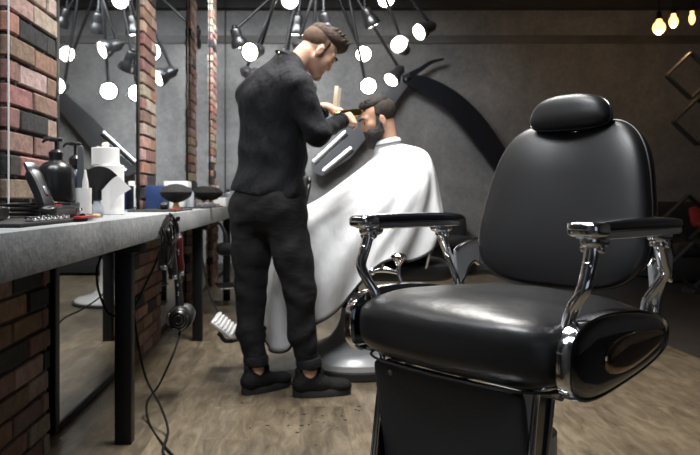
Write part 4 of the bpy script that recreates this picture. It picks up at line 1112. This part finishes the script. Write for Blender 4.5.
tag(mk('wooden_comb', *box((-0.61,5.05,ZT+0.011),(0.026,0.18,0.006),0.002), tan_wood), 'tan comb lying beside the far round brushes', 'comb')

# ---------------- tools hanging below the counter edge
HY = 2.98; HX = CX+0.012
hk = thing('tool_hook', 'black hook plate on the counter edge that carries clippers', 'hook', (HX, HY, ZT-0.02))
g = G(); g.add(*box((-0.006,0,0.0),(0.010,0.09,0.03),0.002))
for i in range(4): g.add(*tube([(0.0,-0.035+0.023*i,-0.004),(0.03,-0.035+0.023*i,-0.012),(0.034,-0.035+0.023*i,0.006)], 0.003, 6, 4))
g.obj('hook_bar', blackmet, hk)
def PH(px, py, Y=2.98): return P(px,py,Y)
def PE(px, py, off=0.022): return P(px, py, F*(-CX-off)/(300-px))      # hangs in the vertical plane just off the counter edge
def hang_clip(label, px, py, tilt, body, L_=0.16, Y=2.98):
    p = PE(px,py,Y); t = thing('hair_clipper', label, 'hair clipper', tuple(p))
    R = Matrix.Rotation(tilt,3,'Y')
    v, f = superell((0.021,0.020,L_*.5),0.5,0.5,24,18,lambda q: Vector((q.x*(1-.18*math.cos(q.z*30)),q.y,q.z)))
    mk('body', [R@q for q in v], f, body, t)
    v, f = box((0,-.004,-L_*.53),(0.036,0.010,0.02),0.002); mk('blade', [R@Vector(q) for q in v], f, chrome, t)
    v, f = box((0,-.021,0.01),(0.010,0.005,0.03),0.002); mk('switch', [R@Vector(q) for q in v], f, chrome, t)
hang_clip('black clipper hanging on the left of the cord bundle', 165, 247, 0.12, blackpl, 0.15, 0.040)
hang_clip('black clipper hanging in the middle of the cord bundle', 172, 256, -0.05, blackpl, 0.17, 0.030)
hang_clip('red clipper hanging on the right of the cord bundle', 179, 254, -0.06, red_dk, 0.16, 0.045)
rgh = random.Random(9)
for i in range(9):
    pts = []; cx_ = 169+rgh.uniform(-3,4); top = 214+rgh.uniform(0,14); bot = 250+rgh.uniform(-8,22); wd = rgh.uniform(4,9)
    for k in range(9):
        a = k/8*2*PI; pts.append(PE(cx_+rgh.uniform(-1.5,1.5)+wd*math.sin(a), (top+bot)/2-(bot-top)/2*math.cos(a)+rgh.uniform(-2,2), 0.008+0.011*i))
    tag(mk('looped_cord', *tube(pts, 0.0032, 6, 4), cord_m), 'black looped cord in the tangled bundle hanging from the counter edge', 'cord', 'tangled cords hanging from the counter edge')
# hair dryer hanging, nozzle to the room
dp = PE(181,317,0.03); hd = thing('hair_dryer', 'black round hair dryer hanging below the cord bundle', 'hair dryer', tuple(dp))
mk('barrel', *lathe([(0.001,-0.075),(.040,-.070),(.056,-.050),(.060,-.010),(.056,.03),(.046,.08),(.040,.085),(0.001,.085)], 36, (0,0,0), (0.15,1,0.1)), blackpl, hd)
g = G()
for r_ in (0.045,0.032,0.018): g.add(*tube([Vector((r_*math.cos(a), -0.072-.002*(0.05-r_)*20, r_*math.sin(a))) for a in [2*PI*i/24 for i in range(25)]], .0028, 6, 1))
g.obj('grille', chrome, hd)
g = G(); g.add(*tube([(-0.004,-.01,.045),(-0.010,0,.11),(-0.016,0,.165),(-0.022,0,.20)], [.020,.018,.016,.012], 16, 5)); h_ = g.obj('handle', blackpl, hd)
g = G(); g.add(*box((-0.010,-.019,.11),(.010,.005,.02),.002)); g.add(*box((-0.013,-.017,.15),(.010,.005,.014),.002)); g.obj('switch', chrome, h_)
def cordobj(label, pts, r=0.0050):
    return tag(mk('power_cord', *tube(pts, r, 8, 8), cord_m), label, 'cord')
def gp(px,py): # point on the floor
    Y = F*HC/(py-198); q = P(px,py,Y); q.z = 0.005; return q
cordobj('black cord hanging from the counter bracket, crossing another at the floor', [PH(131,252,2.75),PH(132,280,2.75),PH(135,323,2.78),PH(145,375,2.78),PH(160,405,2.72),PH(168,430,2.62),gp(163,453),gp(176,470)])
cordobj('black cord running down from the hanging hair dryer', [dp+Vector((-.02,0,.19)) if False else dp+Vector((0,0,-.058)),PH(174,352,2.94),PH(160,383,2.9),PH(147,403,2.85),PH(150,425,2.75),gp(165,448),gp(182,466)])
cordobj('black cord looping from counter bracket down and up to the bundle', [PH(101,256,2.7),PH(97,270,2.7),PH(99,292,2.72),PH(111,315,2.75),PH(132,309,2.8),PH(146,283,2.9),PH(156,262,2.95),PH(164,240,2.97)])
cordobj('thin black cord hanging far under the counter toward the footrest', [P(200,232,4.7),P(203,262,4.7),P(209,292,4.5),P(216,308,4.3),P(221,318,4.1),P(224,330,4.0)], 0.005)
# second dryer farther down, lying horizontally in a holder
dq = P(226,249,5.15); h2 = thing('hair_dryer', 'black hair dryer hung at the far counter end beside the barber', 'hair dryer', tuple(dq))
mk('barrel', *lathe([(0.001,-0.07),(.036,-.066),(.048,-.045),(.050,0),(.040,.07),(.036,.11),(0.001,.11)], 28, (0,0,0), (1,-0.3,0)), blackpl, h2)
g = G(); g.add(*tube([(0,0,.03),(0.0,.0,.10),(-.03,0,.17),(-.06,0,.20)], [.018,.016,.012,.008], 12, 5)); g.obj('handle', blackpl, h2)
mk('nozzle_ring', *lathe([(.042,.062),(.044,.066),(.044,.080),(.040,.084),(0.001,.084)], 24, (0,0,0), (1,-0.3,0)), chrome, h2)

# hair clippings on the floor
g = G(); rgq = random.Random(4)
for i in range(30):
    px = rgq.gauss(315,26); py = rgq.gauss(414,9)
    if py < 402: continue
    c = gp(px,py); s_ = rgq.uniform(.003,.008)
    g.add(*sphere(s_, (c.x,c.y,0.0015), 8, (rgq.uniform(.6,1.6),rgq.uniform(.6,1.4),0.15)))
tag(g.obj('hair_clippings', beard_m), 'scattered dark hair clippings on the floor before the barber\'s shoes', 'hair clippings', kind='stuff')

# ================================================================== LIGHT, WORLD, CAMERA
def area(loc, target, sx, sy, e, col=(1,1,1), spread=180):  # unseen soft area lamp added near the ceiling, no fixture behind it
    l = bpy.data.lights.new('added_softlight','AREA'); l.shape = 'RECTANGLE'; l.size = sx; l.size_y = sy; l.energy = e; l.color = col; l.spread = math.radians(spread)
    o = bpy.data.objects.new('added_softlight', l); COL.objects.link(o); o.location = loc
    d = Vector(target)-Vector(loc); o.rotation_euler = d.to_track_quat('-Z','Y').to_euler(); return o
area((0.20,3.1,3.45),(0.15,3.3,0), 0.9,1.6, 108, (1,0.97,0.93), 105)
area((0.0,6.5,3.35),(0.0,8.4,0.9), 1.8,0.5, 92, (0.96,0.98,1), 115)  # added wash to brighten the back wall around the chandelier
area((-0.45,0.9,3.3),(0.35,1.7,0.6), 1.1,0.7, 44, (0.95,0.97,1), 130)
for (px,py,Y) in ((659,27,6.4),(673.5,21,6.9)):
    l = bpy.data.lights.new('bulb_light','POINT'); l.energy = 9; l.color = (1,0.62,0.3); l.shadow_soft_size = 0.05
    o = bpy.data.objects.new('bulb_light', l); COL.objects.link(o); o.location = P(px,py,Y)+Vector((0,0,-0.12))
w = bpy.data.worlds.new('world'); SC.world = w; w.use_nodes = True
w.node_tree.nodes['Background'].inputs[0].default_value = (0.72,0.82,1.0,1); w.node_tree.nodes['Background'].inputs[1].default_value = 0.5

cam = bpy.data.cameras.new('camera'); co = bpy.data.objects.new('camera', cam); COL.objects.link(co)
co.location = (0,0,HC); co.rotation_euler = (PI/2,0,0)
cam.sensor_width = 36; cam.lens = F*36/700; cam.shift_x = 50/700; cam.shift_y = -29.5/700
cam.dof.use_dof = True; cam.dof.focus_distance = 1.55; cam.dof.aperture_fstop = 7.0
SC.camera = co
SC.view_settings.view_transform = 'Standard'; SC.view_settings.look = 'None'; SC.view_settings.gamma = 1; SC.view_settings.use_curve_mapping = False
SC.view_settings.exposure = 0.0
